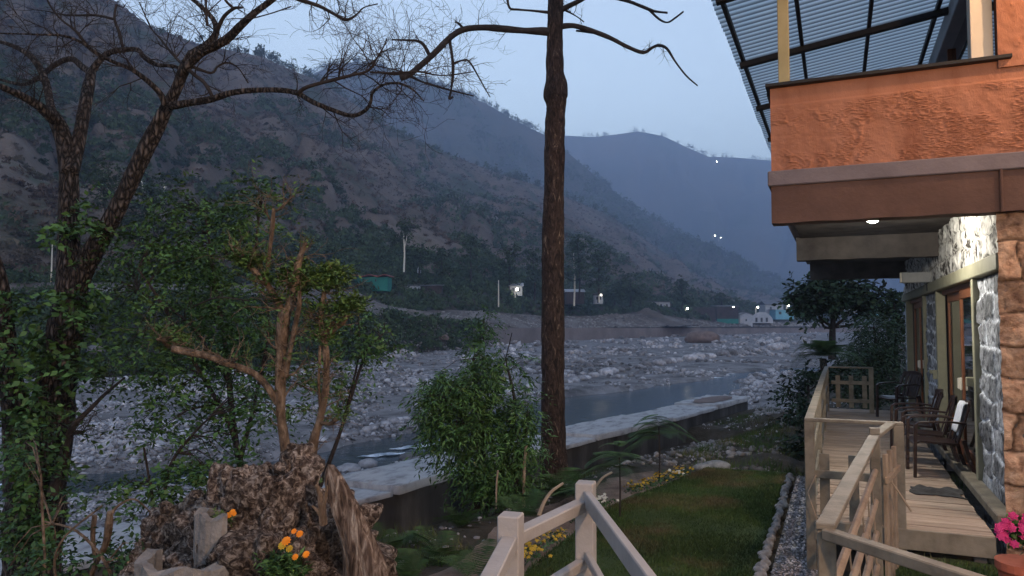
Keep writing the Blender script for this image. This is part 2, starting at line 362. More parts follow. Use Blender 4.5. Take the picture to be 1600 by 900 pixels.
def rows(k0, k1, n, amp, fr, seed, mid=0.0, warp=1.0, gully=0.0):
    """rows between two knots with noise that dies out at both ends"""
    d0, z0 = KN[k0]; d1, z1 = KN[k1]
    t = np.linspace(0, 1, n)[None, :]
    D = d0[:, None]*(1-t)+d1[:, None]*t; Z = z0[:, None]*(1-t)+z1[:, None]*t
    LAT = ((pxs-800)/FPX)[:, None]*D
    X = LAT*math.cos(YAW)-D*math.sin(YAW); Y = LAT*math.sin(YAW)+D*math.cos(YAW)
    env = np.minimum(1, np.minimum(t, 1-t)*5)
    Z = Z+mid*np.sin(math.pi*t)+env*amp*fbm(X/fr, Y/fr, o=5, s=seed)
    if gully:
        c = pxs[:, None]/46+.8*fbm(X/110, Y/110, s=seed+2, o=3)
        Z = Z-env*gully*(1-np.abs(vn(c, t*2.5+c*0, 0, seed+4)))**3*(.4+.6*np.sin(math.pi*t))+env*gully*.35*fbm(X/28, Y/28, s=seed+6, o=4)
    return np.stack([X, Y, Z], -1)
def sheet(name, A, m, kind='structure', smooth=True):
    nu, nv = A.shape[:2]
    o = npmesh(name, A.reshape(-1, 3), grid(nu, nv), m, smooth=smooth); 
    if kind: o['kind'] = kind
    return o
# river course (camera-space lat, dep) and channel carving
stream = np.array([(px-800)/FPX*d for px, d in [(-600,15.5),(0,19.6),(200,20.4),(430,21.8),(560,24),(680,27.5),(800,33),(950,40),(1060,47.5),(1130,58),(1180,66),(1260,72),(1400,78)]])
streamd = np.array([15.5,19.6,20.4,21.8,24,27.5,33,40,47.5,58,66,72,78])
streamw = np.array([.8,.9,.8,.8,1.1,1.2,2.2,3.6,2.6,.5,.8,1.2,1])
def stream_dist(lat, dep):
    best = np.full(lat.shape, 1e9)
    for i in range(len(stream)-1):
        ax, ay, bx, by = stream[i], streamd[i], stream[i+1], streamd[i+1]
        t = np.clip(((lat-ax)*(bx-ax)+(dep-ay)*(by-ay))/((bx-ax)**2+(by-ay)**2), 0, 1)
        d = np.hypot(lat-(ax+t*(bx-ax)), dep-(ay+t*(by-ay)))-(streamw[i]*(1-t)+streamw[i+1]*t)
        best = np.minimum(best, d)
    return best
def bed_z(lat, dep):
    X = lat*math.cos(YAW)-dep*math.sin(YAW); Y = lat*math.sin(YAW)+dep*math.cos(YAW)
    z = BEDZ+.10*fbm(X/3, Y/3, s=5)+.14*fbm(X/22, Y/9, s=9, o=3)
    sd_ = stream_dist(lat, dep)+.5*fbm(X/2.5, Y/2.5, s=3, o=2)
    k = np.clip(1-sd_/1.4, 0, 1); k = k*k*(3-2*k)
    # a second thin far channel
    return z*(1-k)+k*(-4.85)
# riverbed
nd = 300
F0 = KN[0][0]
t = np.linspace(0, 1, nd)[None, :]
D = 7.5*np.power(F0[:, None]/7.5, t); LAT = ((pxs-800)/FPX)[:, None]*D
X = LAT*math.cos(YAW)-D*math.sin(YAW); Y = LAT*math.sin(YAW)+D*math.cos(YAW)
Zb = bed_z(LAT, D); e = np.clip((1-t)*12, 0, 1); Zb = Zb*e+BEDZ*(1-e)
sheet('riverbed', np.stack([X, Y, Zb], -1), M['bed'])
# water sheet
wl = [(-60, 8), (60, 8), (60, 100), (-60, 100)]
wp = [W(-45, 11, -4.36), W(-3, 11, -4.36), W(40, 55, -4.36), W(40, 95, -4.36), W(15, 95, -4.36), W(-45, 40, -4.36)]
wa = npmesh('river_water', [tuple(p) for p in wp], [tuple(range(6))], M['water']); wa['kind'] = 'structure'
# far bank, plain, slope, hill
sheet('far_bank', rows(0, 1, 14, .9, 6, 21), M['earth_dark'])
sheet('gravel_plain', rows(1, 2, 24, 1.0, 14, 31), M['gravel_bank'])
sheet('bank_slope', rows(2, 3, 16, 1.6, 9, 41), M['earth_dark'])
H1 = rows(3, 4, 170, 11, 75, 51, mid=-6, gully=13)
sheet('near_hill', H1, M['hill'])
d, z = KN[4]
back = np.stack([np.stack([((pxs-800)/FPX*d*k)*math.cos(YAW)-d*k*math.sin(YAW), ((pxs-800)/FPX*d*k)*math.sin(YAW)+d*k*math.cos(YAW), z*(1-(k-1)*2)-3*(k > 1)], -1) for k in (1, 1.15, 1.5)], 1)
sheet('near_hill_back', back, M['hill'])
def ridge_hill(name, tb, foot_d, foot_py, n, amp, fr, seed, m):
    p = np.arange(tb[0][0], tb[-1][0]+1, 6.0)
    x = [a[0] for a in tb]
    rd = np.interp(p, x, [a[1] for a in tb]); rz = np.interp(p, x, [zpy(a[2], a[1]) for a in tb])
    t = np.linspace(0, 1, n)[None, :]
    D = foot_d*(1-t)+rd[:, None]*t; fz = zpy(foot_py, foot_d)
    LAT = ((p-800)/FPX)[:, None]*D
    X = LAT*math.cos(YAW)-D*math.sin(YAW); Y = LAT*math.sin(YAW)+D*math.cos(YAW)
    env = np.minimum(1, np.minimum(t, 1-t)*5)
    Z = fz*(1-t)+rz[:, None]*t+env*amp*fbm(X/fr, Y/fr, o=6, s=seed)-env*amp*1.1*(1-np.abs(vn(p[:, None]/38+.7*fbm(X/fr, Y/fr, s=seed+1, o=3), t*2, 0, seed+4)))**3
    A = np.stack([X, Y, Z], -1)
    Bk = np.stack([A[:, -1]*np.array([k, k, 1])-np.array([0, 0, 1])*(rz*(k-1)*3)[:, None] for k in (1.1, 1.3)], 1)
    sheet(name, np.concatenate([A, Bk], 1), m); return A
H2 = ridge_hill('middle_hill', [(100,1400,150),(300,1450,150),(420,1500,135),(480,1500,118),(510,1500,103),(550,1500,97),(600,1500,109),(640,1500,122),(700,1500,138),(760,1500,162),(800,1500,186),(850,1500,210),(890,1480,240),(920,1470,265),(960,1450,300),(1020,1430,340),(1080,1400,375),(1140,1380,402),(1200,1350,432),(1240,1340,450),(1400,1320,478)], 900, 488, 130, 42, 260, 61, M['hill_far'])
H3 = ridge_hill('far_hill', [(500,2600,260),(700,2650,235),(850,2700,216),(885,2700,212),(930,2700,214),(965,2700,210),(1000,2700,205),(1040,2700,213),(1080,2700,232),(1110,2680,245),(1150,2700,246),(1200,2750,250),(1300,2800,262),(1450,2800,280),(1900,2800,300),(2600,2700,300)], 1700, 492, 120, 60, 420, 71, M['hill_far'])
vf = npmesh('valley_floor', [(-3900,-3900,-6.5),(3900,-3900,-6.5),(3900,3900,-6.5),(-3900,3900,-6.5)], [(0,1,2,3)], M['gravel_bank']); vf['kind'] = 'structure'

# ---------------------------------------------------------------- leaf / tuft clouds
def leaves(C, size, rng, tint=None, asp=.5, up=.0, droop=0.0, dirs=None, fold=True):
    """C (n,3) leaf centres -> rhombus leaves; returns V,F,tint"""
    n = len(C); size = np.broadcast_to(size, (n,))
    if dirs is None:
        d = rng.normal(size=(n, 3)); d[:, 2] = d[:, 2]*(1-up)-droop
    else: d = dirs+rng.normal(size=(n, 3))*.25
    d /= np.linalg.norm(d, axis=1, keepdims=True)+1e-9
    q = rng.normal(size=(n, 3)); q[:, 2] += up*2
    s = np.cross(d, q); s /= np.linalg.norm(s, axis=1, keepdims=True)+1e-9
    L = d*(size/2)[:, None]; S = s*(size*asp/2)[:, None]
    V = np.stack([C-L, C+S-L*.1, C+L, C-S-L*.1], 1).reshape(-1, 3)
    F = np.arange(4*n).reshape(n, 4)
    tn = rng.random(n) if tint is None else tint
    return V, F, np.repeat(tn, 4)
def tris(C, size, rng, tint):
    n = len(C)
    V = C[:, None, :]+rng.normal(size=(n, 3, 3))*(np.broadcast_to(size, (n,))*.55)[:, None, None]
    return V.reshape(-1, 3), np.arange(3*n).reshape(n, 3), np.repeat(tint, 3)
def bary(A, rng, n, pm=None):
    """random points on a sheet grid, optional pixel-range filter"""
    i = rng.random(n)*(A.shape[0]-1.001); j = rng.random(n)*(A.shape[1]-1.001)
    return i, j
def sample(A, i, j):
    a = i.astype(int); b = j.astype(int); u = (i-a)[:, None]; v = (j-b)[:, None]
    return (A[a, b]*(1-u)*(1-v)+A[a+1, b]*u*(1-v)+A[a, b+1]*(1-u)*v+A[a+1, b+1]*u*v)
def scatter(name, A, irange, n, size, per, mt, rng, mask=None, flat=.75, tallf=0, jpow=1.0, near=None):
    i = irange[0]+rng.random(n)*(irange[1]-irange[0]); j = rng.random(n)**jpow*(A.shape[1]-1.01)
    p = sample(A, i, j)
    if mask is not None:
        k = mask(p, j/(A.shape[1]-1)) ; p = p[k]
    if near is not None:
        dd = np.linalg.norm(p, axis=1); p = p[dd < near[1]] if near[0] == 'in' else p[dd >= near[1]]
    n = len(p); s = size[0]+(size[1]-size[0])*rng.random(n)**2.2
    h = np.ones(n)*flat+tallf*(rng.random(n) < .25)
    tn = rng.random(n)
    q = rng.normal(size=(n, per, 3)); q /= np.linalg.norm(q, axis=2, keepdims=True); q *= (.45+.55*rng.random((n, per, 1)))
    q[:, :, 2] = np.abs(q[:, :, 2])*1.0
    C = p[:, None, :]+q*np.stack([s, s, s*h*1.3], 1)[:, None, :]*.62
    V, F, tt = tris(C.reshape(-1, 3), np.clip(np.linalg.norm(C.reshape(-1, 3), axis=1)*.0034, .1, np.repeat(s*.30, per)), rng, np.clip(np.repeat(tn, per)+rng.normal(size=n*per)*.12, 0, 1))
    o = npmesh(name, V, F, mt, tint=tt); o['kind'] = 'stuff'; return o
rng = np.random.default_rng(11)
i0 = int(np.searchsorted(pxs, -150)); i1 = int(np.searchsorted(pxs, 1300))
def m_wood(p, t):
    v = fbm(p[:, 0]/90, p[:, 1]/90, p[:, 2]/60, s=81, o=4)
    return v > (.06+.5*t-.16*(rng.random(len(p))-.3))
tag(scatter('hillside_trees', H1, (i0, i1), 12000, (3, 8), 26, M['leaf_far'], rng, m_wood, .85, jpow=1.25, near=('out', 260)), 'dark green woodland patches on the lower slope of the near hill', 'woodland')
tag(scatter('hillside_trees', H1, (i0, i1), 9000, (1.5, 5), 90, M['leaf_far'], rng, m_wood, .85, jpow=2.2, near=('in', 260)), 'dark green bushes low on the nearest part of the near hill', 'woodland')
tag(scatter('hillside_scrub', H1, (i0, i1), 18000, (1.5, 4.5), 18, M['scrub'], rng, lambda p, t: rng.random(len(p)) < .8, .6, near=('out', 260)), 'dry brown scrub covering the near hillside', 'scrub')
tag(scatter('hillside_scrub', H1, (i0, i1), 9000, (.8, 2.4), 44, M['scrub'], rng, lambda p, t: rng.random(len(p)) < .8, .6, jpow=2.0, near=('in', 260)), 'dry brown scrub on the nearest part of the near hill', 'scrub')
# ridge-line trees
def ridge_trees(name, L, n, size, per, mt, lab):
    i = rng.random(n)*(len(L)-1.01); a = i.astype(int); u = (i-a)[:, None]
    p = L[a]*(1-u)+L[a+1]*u
    v = fbm(p[:, 0]/60, p[:, 1]/60, s=91); k = v > -.25; p = p[k]; n = len(p)
    s = size[0]+(size[1]-size[0])*rng.random(n)**2
    q = rng.normal(size=(n, per, 3)); q /= np.linalg.norm(q, axis=2, keepdims=True); q *= rng.random((n, per, 1))**.5
    q[:, :, 2] = q[:, :, 2]*.8+.55
    C = p[:, None, :]+q*s[:, None, None]*np.array([.42, .42, .75])
    V, F, tt = tris(C.reshape(-1, 3), np.repeat(s*.16, per), rng, np.repeat(rng.random(n), per))
    tag(npmesh(name, V, F, mt, tint=tt), lab, 'trees', kind='stuff')
ridge_trees('near_ridge_trees', H1[i0:i1, -1], 420, (4, 11), 60, M['leaf_far'], 'trees along the skyline of the near hill')
ridge_trees('middle_ridge_trees', H2[:, -1], 900, (7, 17), 40, M['leaf_far'], 'trees along the skyline of the middle hill')
ridge_trees('far_ridge_trees', H3[:, -1], 600, (9, 24), 36, M['leaf_far'], 'trees along the skyline of the farthest hill')
tag(scatter('middle_hill_forest', H2, (0, H2.shape[0]-2), 14000, (6, 15), 14, M['leaf_far'], rng, lambda p, t: fbm(p[:, 0]/160, p[:, 1]/160, s=95) > -.25, .9), 'forest on the middle hill', 'woodland')
# bushes along far bank
A = rows(2, 3, 16, 1.6, 9, 41)
tag(scatter('bank_bushes', A, (i0, i1), 2600, (1.2, 4.2), 34, M['leaf_far'], rng, lambda p, t: rng.random(len(p)) < .8, .8), 'dark bushes along the far bank below the road', 'bushes')
A = rows(0, 1, 14, .9, 6, 21)
iL = int(np.searchsorted(pxs, 745))
tag(scatter('bank_edge_bushes', A, (i0, iL), 1700, (.8, 2.6), 36, M['leaf_far'], rng, None, .8), 'dark bushes on the left far bank above the river rubble', 'bushes')
A = rows(3, 4, 170, 11, 75, 51, mid=-6, gully=13)[:, :14]
tag(scatter('foot_thicket', A, (i0, i1), 2600, (3, 7.5), 40, M['leaf_far'], rng, lambda p, t: fbm(p[:, 0]/30, p[:, 1]/30, s=97) > -.1, .9), 'thicket of trees at the foot of the near hill', 'thicket')
# ================================================================ near bank, flood wall, lawn
WY = np.array([-12, 5.45, 8.35, 14.3, 20.3, 25, 30, 55, 80, 130], float)
WX = np.array([-10.6, -7.0, -6.12, -4.95, -3.6, -2.75, -2.6, -2.8, 0, 8], float)
def wallx(y): return np.interp(y, WY, WX)
ys = np.concatenate([np.arange(-12, 30, .25), np.arange(30, 130, 1.5)])
ts = np.concatenate([np.array([0.0, .05]), np.arange(.25, 14, .25), np.arange(14, 70, 2.5)])
Yg, Tg = np.meshgrid(ys, ts, indexing='ij'); Xg = wallx(Yg)+Tg
def bank_z(x, y):
    t = x-wallx(y)
    hi = np.where(y < 14, -2.27, -2.27-.02*np.clip(y-14, 0, 30))
    k = np.clip((t-.5)/np.maximum(.6, np.where(y < 13, 1.9, 2.6)), 0, 1); k = k*k*(3-2*k)
    low = np.where(y < 20, -3.1, -2.75)
    z = low*(1-k)+hi*k
    rough = np.where((x > -3.35) & (y < 12.2), .0, 1.0)
    rough = rough*np.clip(t/.4, 0, 1)
    z = z+rough*(.10*fbm(x/1.1, y/1.1, s=201)+.05*fbm(x*2.2, y*2.2, s=203, o=3))
    far = np.clip((y-24.5)/1.5, 0, 1)*np.clip(1-t/2.5, 0, 1)   # beyond the wall the bank falls to the bed
    return z*(1-far)+(-4.7)*far
Zg = bank_z(Xg, Yg)
sheet('ground', np.stack([Xg, Yg, Zg], -1), M['ground'])
# concrete flood wall : body + top slabs
def wallsec(y, w=1.25, z0=-4.9, z1=-2.42):
    x = float(wallx(y)); return x
wall = empty('flood_wall', (float(wallx(12)), 12, -3), 'broad concrete flood wall with pale flat top between river and garden', 'wall')
TOPZ = -2.40
joints = [-12, -4, 3.5, 9.2, 13.6, 15.2, 19.0, 22.3, 25.4]
body = MB()
for i, (a, b) in enumerate(zip(joints[:-1], joints[1:])):
    n = 10; vs = []
    for k in range(n+1):
        y = a+(b-a)*k/n; x = float(wallx(y)); vs += [(x-1.30, y, -4.9), (x+.02*math.sin(y*9), y, -4.9), (x, y, TOPZ-.08), (x-1.30, y, TOPZ-.08)]
    fs = [(k*4+j, k*4+(j+1) % 4, k*4+4+(j+1) % 4, k*4+4+j) for k in range(n) for j in range(4)]+[(3,2,1,0), (n*4, n*4+1, n*4+2, n*4+3)]
    body.add(vs, fs)
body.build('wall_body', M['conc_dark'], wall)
for i, (a, b) in enumerate(zip(joints[:-1], joints[1:])):
    a2, b2 = a+.05, b-.07; n = 60; m = 16
    yy = np.linspace(a2, b2, n); uu = np.linspace(0, 1, m)
    Y, U = np.meshgrid(yy, uu, indexing='ij'); x = wallx(Y)
    edge = .03*fbm(Y*1.3, U*0, s=300, o=4)
    X = x-1.31+1.35*U+edge*(U-.5)*2; dz = (0, .05, .0, .055, .0, .05, .01, .06)[i % 8]
    Z = TOPZ+dz-.008+.006*fbm(X*2, Y*2, s=301)-.03*np.clip(fbm(X*3, Y*3, s=305)-.25, 0, 1)
    A = np.stack([X, Y, Z], -1); V = A.reshape(-1, 3)
    low = V.copy(); low[:, 2] = TOPZ-.075
    F = grid(n, m); nv = len(V); sides = []
    def strip(idx):
        for p, q in zip(idx[:-1], idx[1:]): sides.append((p, q, q+nv, p+nv))
    strip([k*m for k in range(n)][::-1]); strip([k*m+m-1 for k in range(n)]); strip(list(range(m))); strip([(n-1)*m+k for k in range(m)][::-1])
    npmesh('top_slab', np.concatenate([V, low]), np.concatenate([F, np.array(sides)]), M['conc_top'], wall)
# rubble-filled gap between two bays
rb = MB()
# ---------- lawn, soil strip, gravel path
def flat(name, x0, x1, y0, y1, z, m, amp=.02, n=(40, 90), wob=.0, s=0, kind='structure'):
    u, v = np.meshgrid(np.linspace(0, 1, n[0]), np.linspace(0, 1, n[1]), indexing='ij')
    Y = y0+(y1-y0)*v; L = (x0(Y) if callable(x0) else x0)+wob*fbm(Y*1.3, Y*0, s=s, o=4); Rr = (x1(Y) if callable(x1) else x1)+wob*.6*fbm(Y*1.5, Y*0+4, s=s+3, o=4)
    X = L*(1-u)+Rr*u; Z = z+amp*fbm(X*1.2, Y*1.2, s=s+7)
    return sheet(name, np.stack([X, Y, Z], -1), m, kind)
lx = lambda y: np.where(y < 8.6, -2.58, -2.58+(y-8.6)*.24)
lawn = flat('lawn', lx, -.70, 2.5, 11.7, -2.19, M['lawn'], .015, (60, 200), .05, 400)
flat('soil_strip', lambda y: lx(y)-.72, lambda y: lx(y)+.02, 2.5, 11.2, -2.205, M['soil'], .025, (30, 160), .12, 410)
flat('gravel_path', -.58, -.12, 2.5, 11.6, -2.20, M['gravel'], .012, (20, 160), .0, 420)
def side_z(x, y): return -2.2+.235*np.clip((x-.16)/.34, 0, 1)**.8+.02*fbm(x*1.4, y*1.4, s=437)
u, v = np.meshgrid(np.linspace(.12, 4.2, 90), np.linspace(1.2, 7.22, 110), indexing='ij'); sheet('side_grass', np.stack([u, v, side_z(u, v)], -1), M['lawn'])
rg = np.random.default_rng(5)
def blades(name, n, fx, z, h, mt, lab):
    x, y = fx(n); m = len(x)
    zz = z+np.zeros(m); hh = h*(.5+.8*rg.random(m)); a = rg.random(m)*6.283; wd = .004+.004*rg.random(m)
    lean = rg.normal(size=(m, 2))*.35*hh[:, None]
    dx = np.cos(a)*wd; dy = np.sin(a)*wd
    V = np.stack([np.stack([x-dx, y-dy, zz], 1), np.stack([x+dx, y+dy, zz], 1), np.stack([x+lean[:, 0], y+lean[:, 1], zz+hh], 1)], 1).reshape(-1, 3)
    tn = np.clip(.5+.35*fbm(x*1.1, y*1.1, s=440)+rg.normal(size=m)*.15, 0, 1)
    o = npmesh(name, V, np.arange(3*m).reshape(m, 3), mt, tint=np.repeat(tn, 3)); tag(o, lab, 'grass', kind='stuff')
def fx(n):
    y = 2.8+8.8*rg.random(n); L = lx(y)+.0; x = L+(-.68-L)*rg.random(n)
    return x, y
blades('lawn_grass', 90000, fx, -2.195, .035, M['grass'], 'short grass of the lawn')
def fx2(n):
    y = 2.0+5.15*rg.random(n); x = .3+3.6*rg.random(n); k = fbm(x*1.2, y*1.2, s=451) > -.15+.5*(rg.random(n)-.5); return x[k], y[k]
x5, y5 = fx2(60000)
blades('side_grass_blades', len(x5), lambda n: (x5, y5), side_z(x5, y5)-.005, .05, M['grass'], 'longer grass beside the deck end')
def fx3(n):
    y = -1+26*rg.random(n); x = wallx(y)+.3+7.5*rg.random(n)
    k = ((x < -3.4) | (y > 11.8)) & (x < 3) & (fbm(x*.6, y*.6, s=452) > .05); return x[k], y[k]
x3, y3 = fx3(70000)
def fx4(n): return x3, y3
m = len(x3); 
blades('bank_weeds', m, fx4, bank_z(x3, y3), .13, M['grass'], 'rough weeds on the bank')

# ---------- stones
def ico():
    import bmesh
    bm = bmesh.new(); bmesh.ops.create_icosphere(bm, subdivisions=1, radius=1); v = np.array([p.co for p in bm.verts]); f = np.array([[q.index for q in g.verts] for g in bm.faces]); bm.free()
    bm = bmesh.new(); bmesh.ops.create_icosphere(bm, subdivisions=3, radius=1); v2 = np.array([p.co for p in bm.verts]); f2 = np.array([[q.index for q in g.verts] for g in bm.faces]); bm.free()
    return v, f, v2, f2
IV, IF, IV3, IF3 = ico()
def rocks(name, C, S, mt, lab, rng, flat_=.6, kind='stuff', cat='stones'):
    n = len(C); k = len(IV)
    sc = np.stack([S*(.7+.6*rng.random(n)), S*(.6+.5*rng.random(n)), S*flat_*(.6+.8*rng.random(n))], 1)/2
    a = rng.random(n)*6.283; tx = rng.normal(size=n)*.25
    jit = 1+rng.normal(size=(n, k, 1))*.16
    v = IV[None]*jit*sc[:, None, :]
    ca, sa = np.cos(a)[:, None], np.sin(a)[:, None]
    z2 = v[..., 2]+v[..., 0]*tx[:, None]
    V = np.stack([v[..., 0]*ca-v[..., 1]*sa, v[..., 0]*sa+v[..., 1]*ca, z2], -1)+C[:, None, :]
    F = (IF[None]+(np.arange(n)*k)[:, None, None]).reshape(-1, 3)
    tn = np.clip(.5+rng.normal(size=n)*.27+.35*fbm(C[:, 0]/9, C[:, 1]/9, s=77, o=3), 0, 1)
    return tag(npmesh(name, V.reshape(-1, 3), F, mt, tint=np.repeat(tn, k)), lab, cat, kind=kind)
rs = np.random.default_rng(21)
n = 90000
px = -60+1340*rs.random(n); Fp = np.interp(px, pxs, KN[0][0]); dmin = 12.5
q = rs.random(n); inv = (1/Fp)*(1-q)+(1/dmin)*q; dep = 1/inv*.995
lat = (px-800)/FPX*dep
clump = fbm(lat/4.5, dep/7.0, s=501, o=4)
sz = dep/FPX*(1.2+8.5*rs.random(n)**3.3)*np.clip(.9+1.5*clump, .4, 2.4); sz = np.clip(sz, .05, 1.8)
sdist = stream_dist(lat, dep)
keep = ((sdist > -.3) | (rs.random(n) < .12)) & ((clump > -.12) | (rs.random(n) < .16))
Xr = lat*math.cos(YAW)-dep*math.sin(YAW); Yr = lat*math.sin(YAW)+dep*math.cos(YAW)
keep &= (Xr < np.interp(Yr, WY, WX)-1.2)
lat, dep, sz, Xr, Yr = lat[keep], dep[keep], sz[keep], Xr[keep], Yr[keep]
rocks('river_rubble', np.stack([Xr, Yr, bed_z(lat, dep)+sz*.12], 1), sz, M['rock'], 'pale boulders and cobbles covering the river bed', rs)
# larger boulders as things
def boulder(name, c, d, mt, lab, grp, seed, cat='boulder'):
    v = IV3.copy(); nrm = 1+.22*fbm(v[:, 0]*1.3+seed, v[:, 1]*1.3, v[:, 2]*1.3, o=4, s=seed)
    nrm = np.minimum(nrm, 1.04+.1*vn(v[:, 0]*2+seed, v[:, 1]*2, v[:, 2]*2, 3))
    v = v*nrm[:, None]*np.array(d)/2; v[:, 2] = np.maximum(v[:, 2], -d[2]*.3)
    o = npmesh(name, v+np.array(c), IF3, mt, base=c, tint=np.full(len(v), ((seed*37) % 10)/10)); tag(o, lab, cat, grp); return o
for i in range(70):
    pxx = 330+900*((i*0.618) % 1); py = 538+170*((i*.382+.13) % 1)**1.6
    g = G(pxx, py, BEDZ); l = g.x*math.cos(YAW)+g.y*math.sin(YAW); dd = -g.x*math.sin(YAW)+g.y*math.cos(YAW)
    if stream_dist(np.array([l]), np.array([dd]))[0] < .3 or dd > np.interp(pxx, pxs, KN[0][0])*.93 or g.x > float(wallx(g.y))-2: continue
    s = dd/FPX*random.uniform(11, 22)
    boulder('boulder', (g.x, g.y, float(bed_z(np.array([l]), np.array([dd]))[0])+s*.12), (s*1.25, s, s*.75), M['rock'], 'pale grey boulder standing out of the river rubble', 'boulders in the river bed', i)
g = G(1097, 536, BEDZ); boulder('boulder', (g.x, g.y, BEDZ+.9), (8.0, 5.5, 3.6), M['rock_brown'], 'large rounded brown boulder below the far concrete wall', None, 91)
for (a, b_, s, lab) in [(545, 738, .62, 'grey rock lying between stream and flood wall nearest the dead wood spike'), (575, 727, .5, 'flat pale rock on the strip of rubble behind the flood wall'), (640, 718, .55, 'low brown rock at the water edge behind the flood wall')]:
    g = G(a, b_, -4.2); boulder('boulder', (g.x, g.y, -4.15), (s*1.3, s*.9, s*.7), M['rock'], lab, None, int(a))
# rubble slope right of the wall, garden side
n = 7000; y = 11.9+14*rs.random(n); x = wallx(y)+.3+(.6+4.2*rs.random(n)**1.4)*np.clip((28-y)/10, .5, 1)
k = (fbm(x*.7, y*.7, s=510) > -.35) & (x < -.9); x, y = x[k], y[k]
s = .03+.15*rs.random(len(x))**3
rocks('bank_rubble', np.stack([x, y, bank_z(x, y)+s*.1], 1), s, M['stone_plain'], 'loose stones on the slope beyond the lawn', rs)
n = 2500; y = 1+26*rs.random(n); x = wallx(y)+.1+3.0*rs.random(n); k = (x < -3.3) | (y > 12); x, y = x[k], y[k]; s = .02+.08*rs.random(len(x))**2
rocks('bank_pebbles', np.stack([x, y, bank_z(x, y)], 1), s, M['rock'], 'small stones on the dark bank', rs)
n = 6000; y = 2.6+9*rs.random(n); x = -.57+.44*rs.random(n)
rocks('path_gravel', np.stack([x, y, np.full(n, -2.195)], 1), .012+.022*rs.random(n), M['rock'], 'loose gravel of the path', rs)
# edging stones, one by one
es = None; y = 3.2; i = 0
while y < 11.5:
    d = (.065+.02*random.random(), .10+.03*random.random(), .08)
    if es is None or i < 4:
        o = boulder('edging_stone', (-.66, y, -2.18), d, M['stone_white'], 'whitish rounded stone edging the gravel path', 'whitewashed edging stones', 30+i, 'edging stone'); es = o
    else:
        o = es.copy(); col.objects.link(o); o.location = (-.66+random.uniform(-.015, .015), y, -2.18); o.rotation_euler = (0, 0, random.random()*6); o.scale = (random.uniform(.8, 1.1),)*3
    y += .125; i += 1
for (a, b_, s, lab) in [(893, 735, .16, None)]: pass
g = G(1098, 733, -2.22); boulder('garden_stone', (g.x, g.y, -2.2), (.28, .2, .14), M['stone_white'], 'small white stone at the far left corner of the lawn', None, 7, 'stone')
g = G(1120, 730, -2.22); boulder('garden_stone', (g.x, g.y, -2.2), (.42, .28, .18), M['stone_white'], 'wider pale stone at the far edge of the lawn', None, 12, 'stone')

# ---------- foam streaks on the water
def foam(cx, cd, L, wd, s):
    u, v = np.meshgrid(np.linspace(-1, 1, 24), np.linspace(-1, 1, 8), indexing='ij')
    lt = cx+u*L; dp = cd+u*L*s+v*wd*(1-u*u)*(1+.5*fbm(u*4+cx, v*0+1, s=7))
    X = lt*math.cos(YAW)-dp*math.sin(YAW); Y = lt*math.sin(YAW)+dp*math.cos(YAW)
    Z = -4.35+.02+.05*np.clip(1-v*v, 0, 1)*(1-u*u)+.03*fbm(X*3, Y*3, s=8)
    return sheet('foam', np.stack([X, Y, Z], -1), M['foam'])
for a in [(-13.6, 19.9, 1.0, .28, .05), (-8.8, 21.0, .9, .22, .08), (-7.6, 21.3, .7, .2, .1), (-6.2, 22.2, .7, .2, .2), (-4.3, 24.7, .8, .25, .5), (-3.4, 26.4, .9, .35, .6), (-2.7, 27.9, .6, .3, .6), (16, 64, 4, .5, .2), (20, 69, 4, .5, .2), (15, 60, 2.5, .5, .3)]: foam(*a)
# ---------- far concrete wall along the far bank
fw = empty('river_wall', tuple(P(1000, 520, 235)), 'long low concrete wall on the far side of the river bed', 'wall')
wb = MB(); pp = [(735,136),(780,150),(860,180),(950,210),(1010,235),(1080,270),(1160,320),(1250,380),(1400,405)]
pts = []
for px_ in range(735, 1401, 9):
    dd = float(np.interp(px_, [p[0] for p in pp], [p[1] for p in pp])); pts.append((px_, dd))
vs = []
for px_, dd in pts:
    top = zpy(512.5 if px_ < 1080 else 512.5, dd); off = .35*math.sin(px_*.7)*.2
    for (k, z) in ((-.2, -5), (-.2, top), (.6, top), (.6, -5)):
        q = P(px_, 507, dd-.9+k); vs.append((q.x, q.y, z))
fs = [(i*4+j, i*4+(j+1) % 4, i*4+4+(j+1) % 4, i*4+4+j) for i in range(len(pts)-1) for j in range(4)]+[(0,1,2,3)]
wb.add(vs, fs); wb.build('wall_body', M['conc_far'], fw)
# gravel heap
hp = P(1010, 490, 262); u, v = np.meshgrid(np.linspace(-1, 1, 40), np.linspace(-1, 1, 40), indexing='ij')
r = np.hypot(u, v); hx, hy = u*17, v*12
ZZ = -.8+6.2*np.clip(1-r, 0, 1)**1.1+.35*fbm(hx/2, hy/2, s=71)
o = sheet('gravel_heap', np.stack([hp.x+hx, hp.y+hy, ZZ+.5], -1), M['gravel_bank'], None); tag(o, 'cone shaped gravel heap on the plain behind the far wall', 'gravel heap')

iR0 = int(np.searchsorted(pxs, 570)); iR1 = int(np.searchsorted(pxs, 1280))
n = 5000; i = rs.random(n)*(iR1-iR0)+iR0; j = rs.random(n)*21
AP = rows(1, 2, 24, 1.0, 14, 31); p = sample(AP, i, j); s = np.linalg.norm(p, axis=1)/FPX*(1.2+5*rs.random(n)**3)
rocks('plain_stones', p, s, M['stone_plain'], 'stones scattered on the gravel plain of the far bank', rs)
AP = rows(0, 1, 14, .9, 6, 21); n = 1500; i = rs.random(n)*(iR1-iR0)*.35+iR0; p = sample(AP, i, rs.random(n)*10); s = np.linalg.norm(p, axis=1)/FPX*(1.5+6*rs.random(n)**3)
rocks('bank_stones', p, s, M['stone_plain'], 'stones on the collapsed edge of the far bank', rs)

